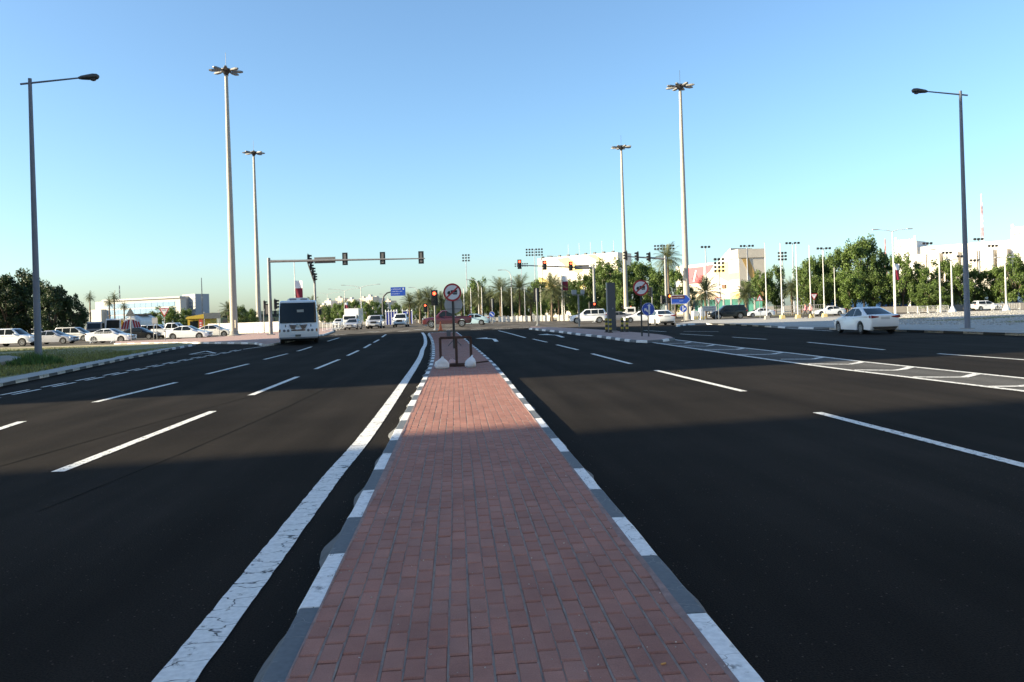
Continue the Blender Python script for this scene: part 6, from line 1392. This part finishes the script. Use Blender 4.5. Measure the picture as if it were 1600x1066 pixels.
for px, w_, lab, n_ in ((612, 2.3, 'blue and white booth with peaked tops left under the blue overhead sign', 4), (637, 2.0, 'blue and white booth right of the big white off-road car', 2)):
    o = thing('blue_booth', lab, 'booth', put(px, 165)); MB().bbox(-w_ / 2, w_ / 2, 0, 2, 0, 2.7).build('wall', BB, o)
    for k in range(n_ + 1): MB().bbox(-w_ / 2 + w_ * k / n_ - 0.09, -w_ / 2 + w_ * k / n_ + 0.09, -0.08, 0, 0, 2.75).build('column', SIGNW, o); MB().lathe([(0.0, 3.25), (0.16, 2.75)], 'z', (-w_ / 2 + w_ * k / n_, 0, 0), 8).build('peak', SIGNW, o)
    MB().bbox(-w_ / 2 - 0.1, w_ / 2 + 0.1, -0.12, 2.1, 2.7, 2.8).build('roof', SIGNW, o)
# red/white radio mast and thin masts
def lattice(px, D, y0, y1, lab, cols, w0=1.6):
    o = thing('radio_mast', lab, 'mast', put(px, D)); z1 = hgt(px, y0, D); n_ = 10
    for k in range(n_):
        za, zb = z1 * k / n_, z1 * (k + 1) / n_; wa, wb = w0 * (1 - 0.8 * k / n_), w0 * (1 - 0.8 * (k + 1) / n_); mb = MB()
        for j in range(3):
            a0, a1 = 2.094 * j, 2.094 * (j + 1); f = lambda w_, a_, z: (w_ * math.cos(a_), w_ * math.sin(a_), z)
            mb.tube([f(wa, a0, za), f(wb, a0, zb)], 0.10, 5); mb.tube([f(wa, a0, za), f(wb, a1, zb)], 0.05, 4); mb.tube([f(wa, a1, za), f(wb, a0, zb)], 0.05, 4)
        mb.build('lattice_section', cols[k % len(cols)], o)
RW = (mat('mast_red', (0.45, 0.17, 0.17), 0.6), SIGNW)
lattice(1538.5, 420, 303, 0, 'red and white radio mast above the fort-like building', RW, 1.3)
lattice(1386, 520, 373, 0, 'faint reddish lattice mast behind the big trees', (RW[0],), 1.3)
lattice(188.5, 600, 446, 0, 'thin lattice mast above the glass office block', (GALV,), 1.2)
lattice(317, 420, 434, 0, 'thin pole mast above the striped office tower', (GALV,), 0.5)

# ================================================================== PEOPLE
def person(px, D, lab, ph, shirt, cap):
    J = {'pel': (0, 0, 0.93, 0.135), 'wst': (0, 0, 1.08, 0.125), 'chs': (0, 0.01, 1.30, 0.15), 'nek': (0, 0.01, 1.46, 0.055), 'jaw': (0, 0.03, 1.54, 0.07), 'hed': (0, 0.02, 1.63, 0.092), 'crn': (0, 0.01, 1.71, 0.06)}
    E = [('pel', 'wst'), ('wst', 'chs'), ('chs', 'nek'), ('nek', 'jaw'), ('jaw', 'hed'), ('hed', 'crn')]
    for s_, n_ in ((1, 'R'), (-1, 'L')):
        st = 0.22 * s_ * ph; J.update({'hip' + n_: (0.10 * s_, 0, 0.88, 0.10), 'kne' + n_: (0.11 * s_, st * 0.7 + 0.05, 0.49, 0.065), 'ank' + n_: (0.11 * s_, st * 1.25 - 0.05, 0.09, 0.045), 'toe' + n_: (0.12 * s_, st * 1.25 + 0.13, 0.04, 0.035),
              'sho' + n_: (0.18 * s_, 0, 1.39, 0.062), 'elb' + n_: (0.25 * s_, -st * 0.6 - 0.02, 1.12, 0.045), 'wri' + n_: (0.25 * s_, -st * 1.0 + 0.1, 0.90, 0.032), 'plm' + n_: (0.25 * s_, -st * 1.05 + 0.12, 0.83, 0.035)})
        E += [('pel', 'hip' + n_), ('hip' + n_, 'kne' + n_), ('kne' + n_, 'ank' + n_), ('ank' + n_, 'toe' + n_), ('chs', 'sho' + n_), ('sho' + n_, 'elb' + n_), ('elb' + n_, 'wri' + n_), ('wri' + n_, 'plm' + n_)]
        for k in range(5):
            y0 = -st * 1.05 + 0.09 + 0.018 * k; ln = (0.05, 0.075, 0.085, 0.078, 0.06)[k]
            J['f%d' % k + n_] = (0.25 * s_ - 0.008 * s_, y0, 0.79 if k else 0.83, 0.009); J['g%d' % k + n_] = (0.245 * s_ - 0.02 * s_, y0 + (0.012 if k else -0.03), (0.79 if k else 0.83) - ln, 0.0085)
            E += [('plm' + n_, 'f%d' % k + n_), ('f%d' % k + n_, 'g%d' % k + n_)]
    names = list(J); me = bpy.data.meshes.new('body'); me.from_pydata([J[k][:3] for k in names], [(names.index(a), names.index(b)) for a, b in E], [])
    tmp = bpy.data.objects.new('tmp_body', me); COL.objects.link(tmp); sk = tmp.modifiers.new('skin', 'SKIN')
    for i, k in enumerate(names): me.skin_vertices[0].data[i].radius = (J[k][3], J[k][3]); me.skin_vertices[0].data[i].use_root = (k == 'pel')
    ss = tmp.modifiers.new('sub', 'SUBSURF'); ss.levels = 1; ss.render_levels = 1
    dg = bpy.context.evaluated_depsgraph_get(); me2 = bpy.data.meshes.new_from_object(tmp.evaluated_get(dg)); bpy.data.objects.remove(tmp)
    me2.materials.clear()
    for m in (mat('skin', (0.30, 0.17, 0.11), 0.6), mat('shirt_%s' % ph, shirt, 0.8), mat('trousers', (0.03, 0.03, 0.035), 0.85), BLACK): me2.materials.append(m)
    for p_ in me2.polygons:
        c = p_.center; arm = abs(c.x) > 0.2 and c.z > 0.7
        p_.material_index = 3 if c.z < 0.10 else (0 if arm and c.z < 1.02 else (2 if c.z < 0.93 and not arm else (1 if c.z < 1.46 else 0))); p_.use_smooth = True
    o = thing('person', lab, 'person', put(px, D, 0.13), R(rnd.uniform(60, 80))); me2.name = 'body'; link('body', me2, o)
    MB().lathe([(0.0, 1.77), (0.07, 1.755), (0.108, 1.69), (0.105, 1.62)], 'z', (0, -0.01, 0), 14).build('cap' if cap else 'hair', mat('cap_pale', (0.6, 0.5, 0.5), 0.8) if cap else mat('hair_black', (0.015, 0.012, 0.01), 0.7), o, 60)
    if cap: MB().box((0, 0.13, 1.66), (0.14, 0.12, 0.015)).build('cap_peak', MATS['cap_pale'], o)
    MB().prism([(-0.13, 1.0), (0.13, 1.0), (0.16, 1.36), (-0.16, 1.36)], (0, -0.185, 0), (1, 0, 0), (0, 0, 1), (0, 0.03, 0)).build('vest_panel', MATS['shirt_%s' % ph], o)
person(1259, 90, 'person in a pink top and dark trousers walking left of the fourth flagpole', 1, (0.72, 0.26, 0.30), False)
person(1266.5, 89, 'person in a pink top and pale cap walking at the fourth flagpole', -1, (0.75, 0.30, 0.30), True)
